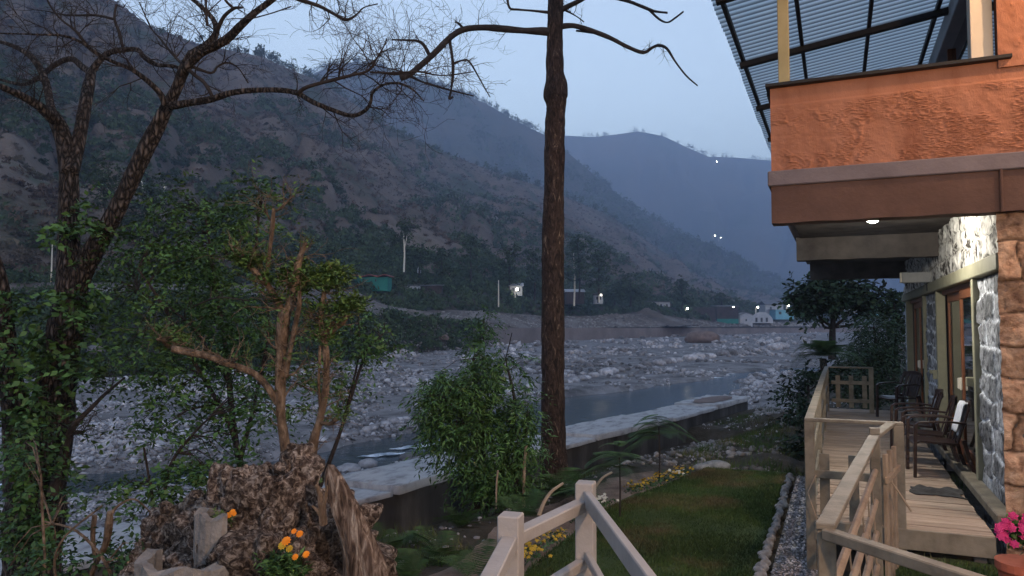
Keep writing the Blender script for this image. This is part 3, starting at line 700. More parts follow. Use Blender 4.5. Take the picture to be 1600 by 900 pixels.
sl = flat('rust_stain', 0, 1, 0, 1, 0, M['rock_brown'], 0, (6, 6)) if False else None
pp_ = P(1112, 617, 24.6); u, v = np.meshgrid(np.linspace(-1, 1, 20), np.linspace(-1, 1, 20), indexing='ij'); Yp = 23.75+v*1.25; Xp = wallx(Yp)-.62+u*.42*np.sqrt(np.clip(1.05-v*v, 0, 1))+.03*fbm(v*3, u, s=9)
o = sheet('earth_patch', np.stack([Xp, Yp, np.full_like(Xp, TOPZ+.066)], -1), M['rock_brown'], None); tag(o, 'brown earth patch spread on the last slab of the flood wall', 'earth patch')
# ================================================================ guest house
DZ = -1.75   # deck level
house = empty('guest_house', (1.4, 12.8, -2.3), 'two storey guest house with orange balcony, stone walls and glass doors', 'house')
def stone_panel(name, o, ux, uy, nrm, w, h, nu, nv, mt, seed, amp=.035, ch=.28, bl=.42, joint=.03, parent=house, lightj=False):
    """displaced rubble masonry sheet: origin o, axes ux (w), uy (h)"""
    U, Vv = np.meshgrid(np.linspace(0, w, nu), np.linspace(0, h, nv), indexing='ij')
    wu = U+.05*fbm(U*3, Vv*3, s=seed); wv = Vv+.05*fbm(U*3+9, Vv*3, s=seed+1)
    row = np.floor(wv/ch); fv = wv/ch-row
    sh = _h(row.astype(np.int64), row.astype(np.int64)*0, row.astype(np.int64)*0, seed)
    cu = (wu+sh*bl)/bl; cl = np.floor(cu); fu = cu-cl
    d = np.minimum(np.minimum(fu, 1-fu)*bl, np.minimum(fv, 1-fv)*ch)
    e = np.clip(d/joint, 0, 1); e = e*e*(3-2*e)
    hgt = _h(cl.astype(np.int64), row.astype(np.int64), row.astype(np.int64)*0, seed+5)
    disp = amp*(e*(.45+.75*hgt)+.55*fbm(U*6, Vv*6, s=seed+8, o=4)*e+.25*fbm(U*18, Vv*18, s=seed+9, o=3))
    tn = np.clip((e*(.35+.5*hgt)+.15*e*fbm(U*5, Vv*5, s=seed+12)) if not lightj else (.95-e*(.55+.4*hgt)), 0, 1)
    A = np.array(o)+U[..., None]*np.array(ux)+Vv[..., None]*np.array(uy)+disp[..., None]*np.array(nrm)
    return npmesh(name, A.reshape(-1, 3), grid(nu, nv), mt, parent, tint=tn.ravel())
# structural core boxes
c = MB()
XW = 1.40
c.box((XW+.16, 8.52, -.575), (.26, 1.40, 3.15)); c.box((XW+.16, 13.41, -.575), (.26, 1.66, 3.15)); c.box((XW+.16, 18.1, -.575), (.26, .8, 3.15))
c.box((XW+.162, 13.15, .93), (.25, 10.64, .86))
c.box((XW+1.9, 7.94, -.62), (3.2, .24, 3.3)); c.build('wall_core', M['conc_dark'], house)
# whitewashed side wall (faces -x): n = (-1,0,0)
nx = (-1, 0, 0)
stone_panel('side_wall', (XW, 9.22, -2.3), (0, -1, 0), (0, 0, 1), nx, 1.42, 2.78, 90, 170, M['stone_washed'], 5, .022, .26, .46, lightj=True)
stone_panel('door_pillar', (XW, 14.24, -2.3), (0, -1, 0), (0, 0, 1), nx, 1.68, 2.78, 90, 150, M['stone_washed'], 6, .02, .22, .36, lightj=True)
stone_panel('end_wall', (XW, 18.5, -2.3), (0, -1, 0), (0, 0, 1), nx, .8, 2.78, 40, 120, M['stone_washed'], 7, .02, .3, .5, lightj=True)
stone_panel('upper_wall', (XW, 18.5, .655), (0, -1, 0), (0, 0, 1), nx, 10.7, .73, 420, 60, M['wash_pitted'], 8, .03, .24, .34)
# sandstone end wall facing the camera (-y)
stone_panel('stone_wall', (XW-.07, 7.82, -2.3), (1, 0, 0), (0, 0, 1), (0, -1, 0), 3.3, 3.32, 240, 240, M['stone_orange'], 9, .055, .30, .52, .022)
# lintel band, jambs
l = MB()
l.box((XW-.02, 13.1, .572), (.12, 10.6, .155), bev=.01); l.build('lintel', M['paint_olive'], house)
def door(y0, y1, lab):
    dr = MB(); z0, z1 = DZ, .492; yc = (y0+y1)/2
    dn = npmesh('door', *((lambda m: (m.v, m.f))(MB().box((XW+.05, yc, z0+.03), (.14, y1-y0, .06), bev=.005))), M['wood_red'], house)
    dn['label'] = lab
    for y in (y0+.06, y1-.06): MB().box((XW+.0, y, (z0+z1)/2), (.12, .12, z1-z0), bev=.006).build('jamb', M['paint_olive'], dn)
    f = MB()
    f.box((XW+.07, yc, z1-.03), (.1, y1-y0-.24, .06), bev=.004)
    n = 2; a, b = y0+.12, y1-.12; wdt = (b-a)/n
    for k in range(n):
        xx = XW+(.05 if k == 0 else .10); ya, yb = a+k*wdt, a+(k+1)*wdt
        for y in (ya+.045, yb-.045): f.box((xx, y, (z0+z1)/2), (.035, .085, z1-z0-.13), bev=.004)
        f.box((xx, (ya+yb)/2, z1-.115), (.045, wdt-.17, .11), bev=.004); f.box((xx, (ya+yb)/2, z0+.14), (.045, wdt-.17, .16), bev=.004)
    f.build('frame', M['wood_red'], dn)
    g = MB()
    for k in range(n):
        xx = XW+(.052 if k == 0 else .102); ya, yb = a+k*wdt, a+(k+1)*wdt
        g.box((xx, (ya+yb)/2, (z0+z1)/2+.03), (.008, wdt-.16, z1-z0-.36))
    g.build('glass', M['glass'], dn)
    h = MB(); h.box((XW+.02, a+wdt-.05, z0+1.0), (.03, .03, .16), bev=.008); h.box((XW+.02, a+wdt+.06, z0+1.0), (.05, .03, .14), bev=.008); h.build('handle', M['cream'], dn)
door(9.24, 12.55, 'near glass door with reddish wooden frames')
door(14.26, 17.67, 'far glass door with reddish wooden frames')
# latch plates on wall
for c_, d_ in (((XW-.07, 9.35, -.62), (.12, .05, .10)), ((XW-.06, 12.7, -.75), (.08, .04, .14)), ((XW-.08, 12.9, -.72), (.09, .10, .05))): MB().box(c_, d_, bev=.008).build('door_latch', M['paint_olive'], house)
# floor sill against the wall
s = MB(); s.box((XW-.09, 12.35, DZ+.05), (.14, 9.4, .09), bev=.01); s.build('sill_beam', M['rail'], house)
# balcony: slab, beams, parapet
X0 = -.58
m_ = MB(); m_.box(((X0+4.6)/2-.012, 12.9, 1.45), (4.6-X0+.024, 10.44, .15), bev=.01); m_.build('balcony_slab', M['slab_grey'], house)
def beam(y, t, x0, mt, z0=1.005, z1=1.374):
    nseg = 50; vs = []
    for k in range(nseg+1):
        x = x0+(4.6-x0)*k/nseg; e = .004*math.sin(k*5.1)
        vs += [(x, y-t/2, z0+e), (x, y+t/2, z0+e*.5), (x, y+t/2, z1), (x, y-t/2, z1)]
    b = MB(); b.add(vs, [(k*4+j, k*4+(j+1) % 4, k*4+4+(j+1) % 4, k*4+4+j) for k in range(nseg) for j in range(4)]+[(3,2,1,0)])
    b.build('beam', mt, house)
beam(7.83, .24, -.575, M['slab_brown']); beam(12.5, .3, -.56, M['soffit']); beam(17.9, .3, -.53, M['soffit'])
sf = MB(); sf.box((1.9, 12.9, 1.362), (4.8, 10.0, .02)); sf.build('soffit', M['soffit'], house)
# parapet front: displaced rough plaster, and left side
nu, nv = 420, 170
Wp, Hp = 5.4, .84
U, Vv = np.meshgrid(np.linspace(0, Wp, nu), np.linspace(0, Hp, nv), indexing='ij')
def trowel(U, V, s):
    a = fbm(U*2.2, V*2.2, s=s, o=2)*2.5
    uu = U*np.cos(a)+V*np.sin(a); vv = -U*np.sin(a)+V*np.cos(a)
    msk = np.clip(fbm(U*4, V*4, s=s+3, o=3)*1.6+.5, 0, 1)
    r = 1-np.abs(fbm(uu*7, vv*26, s=s+6, o=4)); r = np.clip(r-.72, 0, 1)/.28
    return .020*r*msk+.004*fbm(U*20, V*20, s=s+9)
D_ = trowel(U, Vv, 601)*np.clip((Hp-.17-.02*np.sin(U*3)-Vv)/.03, 0, 1)-.012*np.clip((Vv-Hp+.19)/.02, 0, 1)
A = np.stack([X0+.01+U, 7.72-D_, 1.53+Vv], -1)
npmesh('parapet', A.reshape(-1, 3), grid(nu, nv)[:, ::-1], M['plaster'], house)
b = MB(); b.box((X0+.01+.06, 13.0, 1.95), (.12, 10.5, .835), bev=.004); b.box((2.1, 7.80, 1.945), (5.3, .13, .82)); b.build('parapet_core', M['plaster'], house)
b = MB(); b.box((X0+1.01, 7.80, 2.385), (2.08, .30, .035), bev=.004); b.box((X0+.06, 13.1, 2.385), (.2, 10.3, .035), bev=.004); b.build('coping', M['steel'], house)
# orange upper wall at right of the balcony
nu, nv = 260, 200
U, Vv = np.meshgrid(np.linspace(0, 3.2, nu), np.linspace(0, 2.5, nv), indexing='ij')
A = np.stack([1.37+U, 7.70-trowel(U, Vv, 701), 2.30+Vv], -1)
npmesh('upper_wall', A.reshape(-1, 3), grid(nu, nv)[:, ::-1], M['plaster'], house)
b = MB(); b.box((2.98, 7.80, 3.55), (3.2, .16, 2.49)); b.build('upper_wall_core', M['plaster'], house)
b = MB(); b.box((1.262, 7.86, 3.3), (.175, .16, 1.9), bev=.005); b.build('corner_post', M['cream'], house)
# pale beam on the upper wall under the roof, dark window strip behind
b = MB(); b.box((1.43, 13.0, 3.80), (.2, 10.0, .26), bev=.01); b.build('wall_beam', M['white_beam'], house)
b = MB(); b.box((1.52, 13.0, 3.0), (.1, 9.9, 1.3)); b.build('window', M['glass'], house)
b = MB()
for y in (9.5, 11.2, 13.0, 15.0, 17): b.box((1.46, y, 3.0), (.08, .08, 1.33), bev=.004)
b.build('window_frame', M['wood_red'], house)
# roof : corrugated sheet, rising to the right
EZ, SL = 3.62, .136; RX0, RX1, RY0, RY1 = -1.22, 3.2, 3.4, 17.6
def rz(x): return EZ+SL*(x+1.2)
pitch = .135; ny = int((RY1-RY0)/pitch)*8; 
yy = np.linspace(RY0, RY1, ny); xx = np.array([RX0, -.5, .5, 1.6, RX1])
Yr_, Xr_ = np.meshgrid(yy, xx, indexing='ij')
e = np.where(Xr_ == RX0, .012*fbm(Yr_*.9, Yr_*0, s=77), 0)
Zr = rz(Xr_)+.024*np.sin(Yr_/pitch*2*math.pi)+.04
A = np.stack([Xr_+e, Yr_, Zr], -1)
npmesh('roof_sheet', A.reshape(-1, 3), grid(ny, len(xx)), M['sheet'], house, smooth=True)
p = MB()
for x in (-1.1, -.35, .45, 1.22, 2.1): 
    p.bar((x, RY0, rz(x)-.03), (x, RY1, rz(x)-.03), .045, .07)
p.build('purlin', M['steel'], house)
for y in (5.9, 8.1, 10.3, 12.5, 14.7, 16.9):
    p = MB(); p.bar((-1.14, y, rz(-1.14)-.105), (2.9, y, rz(2.9)-.105), .09, .075); p.build('rafter', M['steel'], house)
p = MB(); p.box((-.44, 7.83, (2.4+rz(-.44)-.06)/2), (.105, .105, rz(-.44)-.07-2.4), bev=.006); p.build('roof_post', M['post_olive'], house)
# wall conduit, vertical crack line
p = MB(); p.tube([(1.36, 7.685, 1.0), (1.36, 7.685, 1.38)], .012, 8); p.build('conduit', M['slab_brown'], house); p = MB(); p.tube([(2.0, 7.68, 1.05), (1.95, 7.66, 1.15), (2.1, 7.66, 1.3)], .006, 6); p.build('conduit', M['slab_brown'], house)
# ---------- ceiling lamp
lp = Vector((.40, 9.35, 1.21))
cl = empty('ceiling_lamp', (lp.x, lp.y, 1.35), 'small bright white lamp glowing under the balcony slab', 'lamp')
q = MB(); q.tube([(lp.x, lp.y, 1.35), (lp.x, lp.y, 1.262)], .035, 14); q.build('lamp_holder', M['cream'], cl)
q = MB(); q.tube([(lp.x, lp.y, 1.262), (lp.x, lp.y, 1.23), (lp.x, lp.y, 1.19), (lp.x, lp.y, 1.165)], [.04, .075, .07, .02], 16); q.build('bulb', M['lamp_near'], cl, smooth=True)
ld = bpy.data.lights.new('ceiling_lamp_light', 'POINT'); ld.energy = LAMP_W; ld.color = (1, .93, .80); ld.shadow_soft_size = .05
lo = bpy.data.objects.new('ceiling_lamp_light', ld); col.objects.link(lo); lo.location = (lp.x, lp.y, 1.08)
# grey box fixed between the doors
bx = empty('wall_box', (1.2, 13.35, .75), 'long grey metal box bracketed to the wall between the doors', 'box')
q = MB(); q.box((1.18, 13.35, .75), (.44, .16, .17), bev=.012); q.build('casing', M['grey_box'], bx)
q = MB(); q.box((.952, 13.35, .75), (.02, .15, .16), bev=.004); q.build('end_cap', M['cream'], bx)
q = MB(); q.box((1.36, 13.33, .60), (.1, .1, .14), bev=.01); q.build('bracket', M['steel'], bx)
# ---------- assumed warm flood lamp under the roof, unseen, right of the view
FLP = Vector(FLOOD_POS); fl = empty('assumed_floodlight', tuple(FLP), 'assumed warm flood lamp out of view, hung under the roof in front of the upper wall', 'assumed_floodlight')
q = MB(); q.tube([FLP+Vector((0, -.12, .02)), Vector((FLP.x, FLP.y-.12, rz(FLP.x)-.02))], .012, 8); q.build('bracket', M['steel'], fl)
q = MB(); q.box(FLP+Vector((0, -.12, .0)), (.26, .06, .16), bev=.01); q.build('housing', M['steel'], fl)
q = MB(); q.box(FLP+Vector((0, -.083, -.0)), (.22, .01, .12), bev=.002); q.build('lamp_glass', M['lamp_warm'], fl)
ld = bpy.data.lights.new('assumed_floodlight_light', 'POINT'); ld.energy = FLOOD_W; ld.color = (1, .60, .34); ld.shadow_soft_size = .05
lo = bpy.data.objects.new('assumed_floodlight_light', ld); col.objects.link(lo); lo.location = FLP
# ---------- assumed warm lamp on a post behind the viewer, added to light the foreground
wl_ = empty('assumed_lantern_post', (2.35, .9, 2.3), 'assumed warm lamp on a post behind the viewer, out of view', 'assumed_lantern')
WLP = Vector(WARM_POS)
wl_.location = (WLP.x, WLP.y, -2.2)
q = MB(); q.tube([(WLP.x, WLP.y, -2.25), (WLP.x, WLP.y, WLP.z-.16)], .04, 10); q.build('post', M['steel'], wl_)
q = MB(); q.box((WLP.x, WLP.y, WLP.z-.14), (.2, .2, .03), bev=.005); q.box((WLP.x, WLP.y, WLP.z+.16), (.24, .24, .03), bev=.005)
for i in (-1, 1):
    for j in (-1, 1): q.box((WLP.x+i*.09, WLP.y+j*.09, WLP.z), (.015, .015, .29))
q.build('cage', M['steel'], wl_)
q = MB(); q.tube([(WLP.x, WLP.y, WLP.z-.1), (WLP.x, WLP.y, WLP.z), (WLP.x, WLP.y, WLP.z+.08)], [.03, .05, .02], 12); q.build('bulb', M['lamp_warm'], wl_, smooth=True)
ld = bpy.data.lights.new('assumed_lantern_light', 'POINT'); ld.energy = WARM_W; ld.color = (1, .62, .36); ld.shadow_soft_size = .07
lo = bpy.data.objects.new('assumed_lantern_light', ld); col.objects.link(lo); lo.location = (WLP.x-.0, WLP.y+.13, WLP.z+.0)

# ================================================================ deck
deck = empty('wooden_deck', (.55, 12, DZ), 'raised wooden deck of weathered boards in front of the glass doors', 'deck')
DY0, DY1, DX0, DX1 = 7.25, 17.0, -.22, XW-.24
vs, fs, tn = [], [], []
pb = MB(); y = DY0+.01; i = 0
while y < DY1-.12:
    sg = random.uniform(-.004, .004); pb.box(((DX0+DX1)/2+random.uniform(-.01, .01), y+.068, DZ-.016+sg), (DX1-DX0, .136, .032), bev=.004)
    tn += [random.random()]*24; y += .146; i += 1
npmesh('deck_boards', pb.v, pb.f, M['plank'], deck, tint=tn)
q = MB(); q.box(((DX0+DX1)/2, DY0-.012, DZ-.09), (DX1-DX0, .03, .17), bev=.004); q.box((DX0-.012, (DY0+DY1)/2, DZ-.09), (.03, DY1-DY0, .17), bev=.004); q.build('fascia', M['rail'], deck)
q = MB()
for y in np.arange(DY0+.1, DY1, 1.6):
    for x in (DX0+.1, .5, DX1-.1): q.box((x, y, (DZ-.2-2.4)/2), (.09, .09, 2.4-1.95))
q.box((DX0+.15, (DY0+DY1)/2, DZ-.1), (.06, DY1-DY0-.1, .13)); q.box((DX1-.15, (DY0+DY1)/2, DZ-.1), (.06, DY1-DY0-.1, .13))
q.build('footing', M['conc_dark'], deck)

# ---------- railings
RT = -.85
def railing(name, lab, pts, posts, mt, top=True, rails=(.45,), picket=None, pw=.07, z0s=None, railw=.03, topw=.08, toph=.03, postext=0.0, cat='railing', poles=None, railt=RT, base=None):
    root = empty(name, (pts[0][0], pts[0][1], z0s[0] if z0s else DZ), lab, cat)
    for i, k in enumerate(posts):
        x, y = pts[k]; zb = (z0s[i] if z0s else DZ); zt = railt-(toph if top else 0)+postext
        MB().box((x, y, (zb+zt)/2), (pw, pw, zt-zb), bev=.006).build('post', mt, root)
    for a, b in zip(pts[:-1], pts[1:]):
        a = Vector((a[0], a[1], 0)); b = Vector((b[0], b[1], 0)); d = (b-a).normalized()
        if top: MB().bar(a+Vector((0, 0, railt-toph/2))-d*.04, b+Vector((0, 0, railt-toph/2))+d*.04, topw, toph, .005).build('top_rail', mt, root)
        for r in rails: MB().bar(a+Vector((0, 0, railt-r)), b+Vector((0, 0, railt-r)), railw, .07, .004).build('rail', mt, root)
        if picket:
            L = (b-a).length; n = max(1, int(L/picket[0])); nrm = Vector((-d.y, d.x, 0))*.03
            for k in range(n):
                c = a+d*L*(k+.5)/n+nrm
                MB().box((c.x, c.y, (picket[1]+picket[2])/2), (picket[3], .022, picket[2]-picket[1]), rz=math.atan2(d.y, d.x), bev=.003).build('picket', mt, root)
    return root
railing('deck_railing', 'long side railing of the deck running away from the corner post', [(-.25, 7.35), (-.24, 10.3), (-.23, 13.3), (-.21, 16.3)], [1, 2, 3], M['rail'], rails=(.42, .78), picket=(.42, DZ+.04, RT-.25, .09), z0s=[-1.8]*3)
railing('deck_railing', 'far end railing of the deck with short notched pickets', [(-.13, 16.36), (.60, 16.36)], [1], M['rail'], rails=(.32, .68), picket=(.22, DZ+.08, RT-.18, .085), z0s=[DZ], pw=.085)
railing('deck_railing', 'front railing of the deck facing the viewer with tall corner post', [(-.25, 7.28), (.47, 7.28)], [0, 1], M['rail'], rails=(.50,), picket=(.22, -2.0, RT-.32, .085), z0s=[-2.3, -2.25], pw=.085)
# bridge rail from the deck towards the viewer
C_, D2, E_ = (-.06, 3.5), (.25, 6.42), (.40, 7.18)
br = railing('walkway_railing', 'near slanting railing with round lower poles joining the deck', [C_, D2, E_], [0, 1], M['rail'], rails=(), z0s=[-2.3, -2.25], pw=.075, topw=.08, postext=-.004)
MB().box((D2[0], D2[1], RT+.022), (.075, .075, .05), bev=.005).build('post_cap', M['rail'], br)
for zz in (-1.13, -1.36, -1.6, -1.85):
    MB().tube([(C_[0]+.02, C_[1], zz), (D2[0], D2[1], zz)], .022, 8).build('pole', M['bamboo'], br)
for k in range(3):
    x, y = D2[0]+(E_[0]-D2[0])*(k+.6)/3.4, D2[1]+(E_[1]-D2[1])*(k+.6)/3.4
    MB().box((x+.05, y, (-2.2-1.02)/2), (.05, .03, 1.18), rz=1.2, bev=.004).build('picket', M['bamboo'], br)
MB().bar((.33, 6.5, -1.22), (.46, 7.15, -1.22), .03, .05).build('rail', M['bamboo'], br)
t_ = MB()
for k in range(7): 
    u = k/7; c0 = Vector(C_+(0,)); c1 = Vector(D2+(0,)); a = c0.lerp(c1, u+.02); b = c0.lerp(c1, min(1, u+.12))
    t_.tube([(a.x, a.y, -1.15+.06*math.sin(k*3)), ((a.x+b.x)/2, (a.y+b.y)/2+.03, -1.45), (b.x, b.y, -1.8+.1*math.sin(k*2))], .005, 5)
t_.tube([(.34, 6.62, -1.2), (.42, 6.6, -1.32), (.50, 6.55, -1.45)], .008, 5); t_.tube([(.34, 6.7, -1.16), (.36, 6.75, -1.24), (.34, 6.8, -1.17)], .02, 6)
t_.tube([(-.2, 7.22, -1.35), (-.27, 7.15, -1.5), (-.2, 7.1, -1.7), (-.12, 7.2, -1.78)], .006, 5)
t_.build('vine', M['bamboo'], br)
F_ = (.62, 2.86)
railing('walkway_railing', 'nearest railing running out of the bottom right corner of the view', [(-.03, 3.44), F_], [], M['rail'], rails=(.27,), topw=.06, toph=.045, z0s=[-2.3], railt=RT-.02)
# pale viewpoint fence at the left of the lawn
A_ = G(798, 803, RT); B_ = G(915, 753, RT)
def wp3(v): return (v.x, v.y)
Lx = P(735, 915, 2.45); Rx = P(1048, 925, 2.42)
fe = empty('garden_fence', (A_.x, A_.y, -2.3), 'pale painted timber fence with two square posts at the lawn', 'fence')
M['rail_white'] and None
def vpost(pt, w=.10): MB().box((pt.x, pt.y, (RT-2.3)/2), (w, w, 2.3+RT), rz=R(8), bev=.006).build('post', M['rail_white'], fe)
vpost(A_); vpost(B_)
def rl(a, b, z, wd, h, nm='top_rail'):
    MB().bar((a.x, a.y, z), (b.x, b.y, z), wd, h, .005).build(nm, M['rail_white'], fe)
rl(A_, B_, RT-.115, .07, .06); rl(A_, B_, RT-.42, .05, .05, 'rail')
rl(B_, Rx, RT-.08, .04, .085); rl(B_, Rx, RT-.38, .035, .045, 'rail')
rl(A_, Lx, RT-.115, .07, .06); rl(A_, Lx, RT-.42, .05, .05, 'rail')

# ================================================================ chairs
def make_chair(loc, rz, lab):
    """armchair facing +X locally, seat .41, back .83"""
    root = empty('plastic_armchair', loc, lab, 'chair', 'brown plastic armchairs on the deck', 0)
    return root
def chair_meshes(root):
    me = {}
    def loc(m, name):
        o = npmesh(name, m.v, m.f, M['chair'], None, smooth=False); o.parent = root; o.location = (0, 0, 0); me[name] = o
    s = MB()   # seat, slightly dished
    nu, nv = 10, 10; vs = []
    for sgn in (0, 1):
        for i in range(nu):
            for j in range(nv):
                u, v = i/(nu-1), j/(nv-1); x = -.21+.45*u; hw = .235-.03*(1-u)
                z = .42-.02*math.sin(math.pi*v)-.025*(1-u)-(.03 if i == nu-1 else 0)-.022*sgn
                vs.append((x, -hw+2*hw*v, z))
    n = nu*nv; fs = [tuple(q) for q in grid(nu, nv).tolist()]+[tuple(q[::-1]) for q in (grid(nu, nv)+n).tolist()]
    for i in range(nu-1): fs += [(i*nv, (i+1)*nv, (i+1)*nv+n, i*nv+n), (i*nv+nv-1, i*nv+nv-1+n, (i+1)*nv+nv-1+n, (i+1)*nv+nv-1)]
    for j in range(nv-1): fs += [(j, j+n, j+1+n, j+1), ((nu-1)*nv+j, (nu-1)*nv+j+1, (nu-1)*nv+j+1+n, (nu-1)*nv+j+n)]
    s.add(vs, fs); loc(s, 'seat')
    b = MB()   # back : frame + slats, reclined
    def bp(v, h): 
        w_ = .215+.02*math.sin(math.pi*h); return Vector((-.19-.13*h-.03*math.cos(math.pi*v)*0-.035*(1-(2*v-1)**2), (2*v-1)*w_, .40+.44*h))
    for v in (0, .2, .36, .5, .64, .8, 1):
        q = [bp(v, h) for h in np.linspace(0, .96, 7)]
        for k in range(6): b.bar(q[k], q[k+1]+(q[k+1]-q[k])*.08, .05 if v not in (0, 1) else .045, .016, 0, up=(1, 0, 0))
    top = [bp(v, .93+.05*math.sin(math.pi*v)) for v in np.linspace(0, 1, 9)]
    for k in range(8): b.bar(top[k], top[k+1]+(top[k+1]-top[k])*.08, .02, .09, 0)
    loc(b, 'backrest')
    for sy in (-1, 1):
        a = MB()
        arm = [(-.27, sy*.245, .63), (-.12, sy*.265, .645), (.08, sy*.275, .64), (.2, sy*.27, .63), (.235, sy*.268, .60)]
        for k in range(4): a.bar(arm[k], Vector(arm[k+1])+(Vector(arm[k+1])-Vector(arm[k]))*.1, .052, .022, .004)
        loc(a, 'armrest')
        l1 = MB(); ft = [(.235, sy*.268, .61), (.245, sy*.262, .4), (.255, sy*.255, 0)]
        for k in range(2): l1.bar(ft[k], ft[k+1], .05, .035, .004, up=(1, 0, 0))
        loc(l1, 'leg')
        l2 = MB(); rt = [(-.25, sy*.22, .44), (-.30, sy*.228, .22), (-.37, sy*.24, 0)]
        for k in range(2): l2.bar(rt[k], rt[k+1], .06, .04, .004, up=(1, 0, 0))
        loc(l2, 'leg')
c0 = make_chair((1.02, 9.95, DZ), 0, 'nearest brown plastic armchair with the white towel over its back'); chair_meshes(c0)
c0.rotation_euler = (0, 0, math.pi+R(4))
def dup(o, loc, rz, lab):
    c = copy_tree(o); c.location = loc; c.rotation_euler = (0, 0, rz); c['label'] = lab; return c
dup(c0, (.98, 10.62, DZ), math.pi-R(3), 'middle one of the three brown armchairs in a row by the glass door')
dup(c0, (.93, 11.5, DZ), math.pi+R(2), 'third brown armchair of the row, just before the whitewashed pillar')
dup(c0, (1.02, 15.6, DZ), math.pi+R(35), 'brown armchair alone at the far end of the deck')
# towel draped over the near chair back
nu, nv = 20, 24; Tv = []
for i in range(nu):
    for j in range(nv):
        v = i/(nu-1); t = j/(nv-1)*2-1
        y = 9.76+.36*v; r = .028+.004*math.sin(v*9)
        if abs(t) < .12: an = t/.12*math.pi/2; x = 1.325+r*math.sin(an); z = -.925+r*math.cos(an)
        else:
            dn = (abs(t)-.12)*(.34 if t < 0 else .40); sgn = 1 if t > 0 else -1
            x = 1.325+sgn*r+(-dn*.28)+.008*math.sin(v*12+dn*9); z = -.925-dn-.012*math.sin(v*5)*sgn
        Tv.append((x, y, z))
tw = npmesh('towel', Tv, grid(nu, nv), M['towel'], base=(1.32, 9.95, -.95), smooth=True); tag(tw, 'white towel hung over the back of the nearest brown armchair', 'towel')
sm = tw.modifiers.new('thick', 'SOLIDIFY'); sm.thickness = .008
# doormat, crumpled dark cloth
nu, nv = 40, 24; u, v = np.meshgrid(np.linspace(0, 1, nu), np.linspace(0, 1, nv), indexing='ij')
mc = G(1474, 771, DZ); X = mc.x-.30+.46*u+.02*fbm(v*3, u*0, s=5); Y = mc.y-.2+.38*v+.05*fbm(u*3, v*0, s=6)
Z = DZ+.010+.035*np.clip(fbm(u*2.5+3, v*2.5, s=802, o=2)+.2, 0, 1)
mt_ = npmesh('door_cloth', np.stack([X, Y, Z], -1).reshape(-1, 3), grid(nu, nv), M['cloth_dark'], base=(mc.x, mc.y, DZ), smooth=True); tag(mt_, 'crumpled dark grey cloth lying flat on the deck boards', 'cloth')
mt_.modifiers.new('thick', 'SOLIDIFY').thickness = .008
# ================================================================ trees and plants
def smooth_path(pts, sub=4):
    """Catmull-Rom through (x,y,z,r) rows"""
    A = np.array(pts, float)
    if len(A) < 3: return A
    E = np.vstack([2*A[0]-A[1], A, 2*A[-1]-A[-2]]); out = []
    for i in range(1, len(E)-2):
        for k in range(sub):
            t = k/sub; a, b, c, d = E[i-1], E[i], E[i+1], E[i+2]
            out.append(.5*((2*b)+(-a+c)*t+(2*a-5*b+4*c-d)*t*t+(-a+3*b-3*c+d)*t**3))
    out.append(A[-1]); return np.array(out)
def traced(mb, pts, d0, d1=None, n=8, sub=4, rough=0.0, k=1.0):
    """pts (px,py,width px) -> tube; depth runs from d0 to d1"""
    d1 = d0 if d1 is None else d1; m = len(pts); rows_ = []
    for i, (a, b, w_) in enumerate(pts):
        d = d0+(d1-d0)*i/(m-1); p = P(a, b, d); rows_.append((p.x, p.y, p.z, max(.0012, w_*k/2*d/FPX)))
    S = smooth_path(rows_, sub); rad = np.maximum(S[:, 3], .001)
    if rough: rad = rad*(1+rough*fbm(S[:, 2]*5, S[:, 0]*5, s=int(abs(pts[0][0]))))
    mb.tube([Vector(q[:3]) for q in S], rad.tolist(), n); return S
def twig(mb, p, d, L, r, lev, rg, curl=.24, tips=None, n=4, drop=-.1):
    seg = 4; q = [Vector(p)]; dd = Vector(d).normalized(); rad = [r]
    for i in range(seg):
        dd = (dd+Vector(rg.normal(size=3)*curl)+Vector((0, 0, drop*-.0))).normalized(); q.append(q[-1]+dd*L/seg); rad.append(max(.0011, r*(1-(i+1)/seg*.7)))
    mb.tube(q, rad, n, cap=False)
    if tips is not None: tips.append(q[-1])
    if lev > 0:
        for i in range(1, seg+1):
            for _ in range(1 if rg.random() < .8 else 2):
                e = (dd+Vector(rg.normal(size=3)*.75)).normalized(); twig(mb, q[i], e, L*(.45+.3*rg.random()), rad[i]*.7, lev-1, rg, curl, tips, n)
def twigs_along(mb, S, cnt, L, r, lev, rg, t0=.2, up=.35, tips=None):
    cnt = int(math.ceil(cnt*.62)); L = L*.9
    for _ in range(cnt):
        t = t0+(1-t0)*rg.random(); i = int(t*(len(S)-2)); p = Vector(S[i][:3]); ax = Vector(S[i+1][:3])-p
        e = Vector(rg.normal(size=3)); e = e-ax*(e.dot(ax)/max(ax.length_squared, 1e-9)); e = (e.normalized()+ax.normalized()*.6+Vector((0, 0, up))).normalized()
        twig(mb, p, e, L*(.5+rg.random()), min(r, S[i][3]*.6), lev, rg, tips=tips)
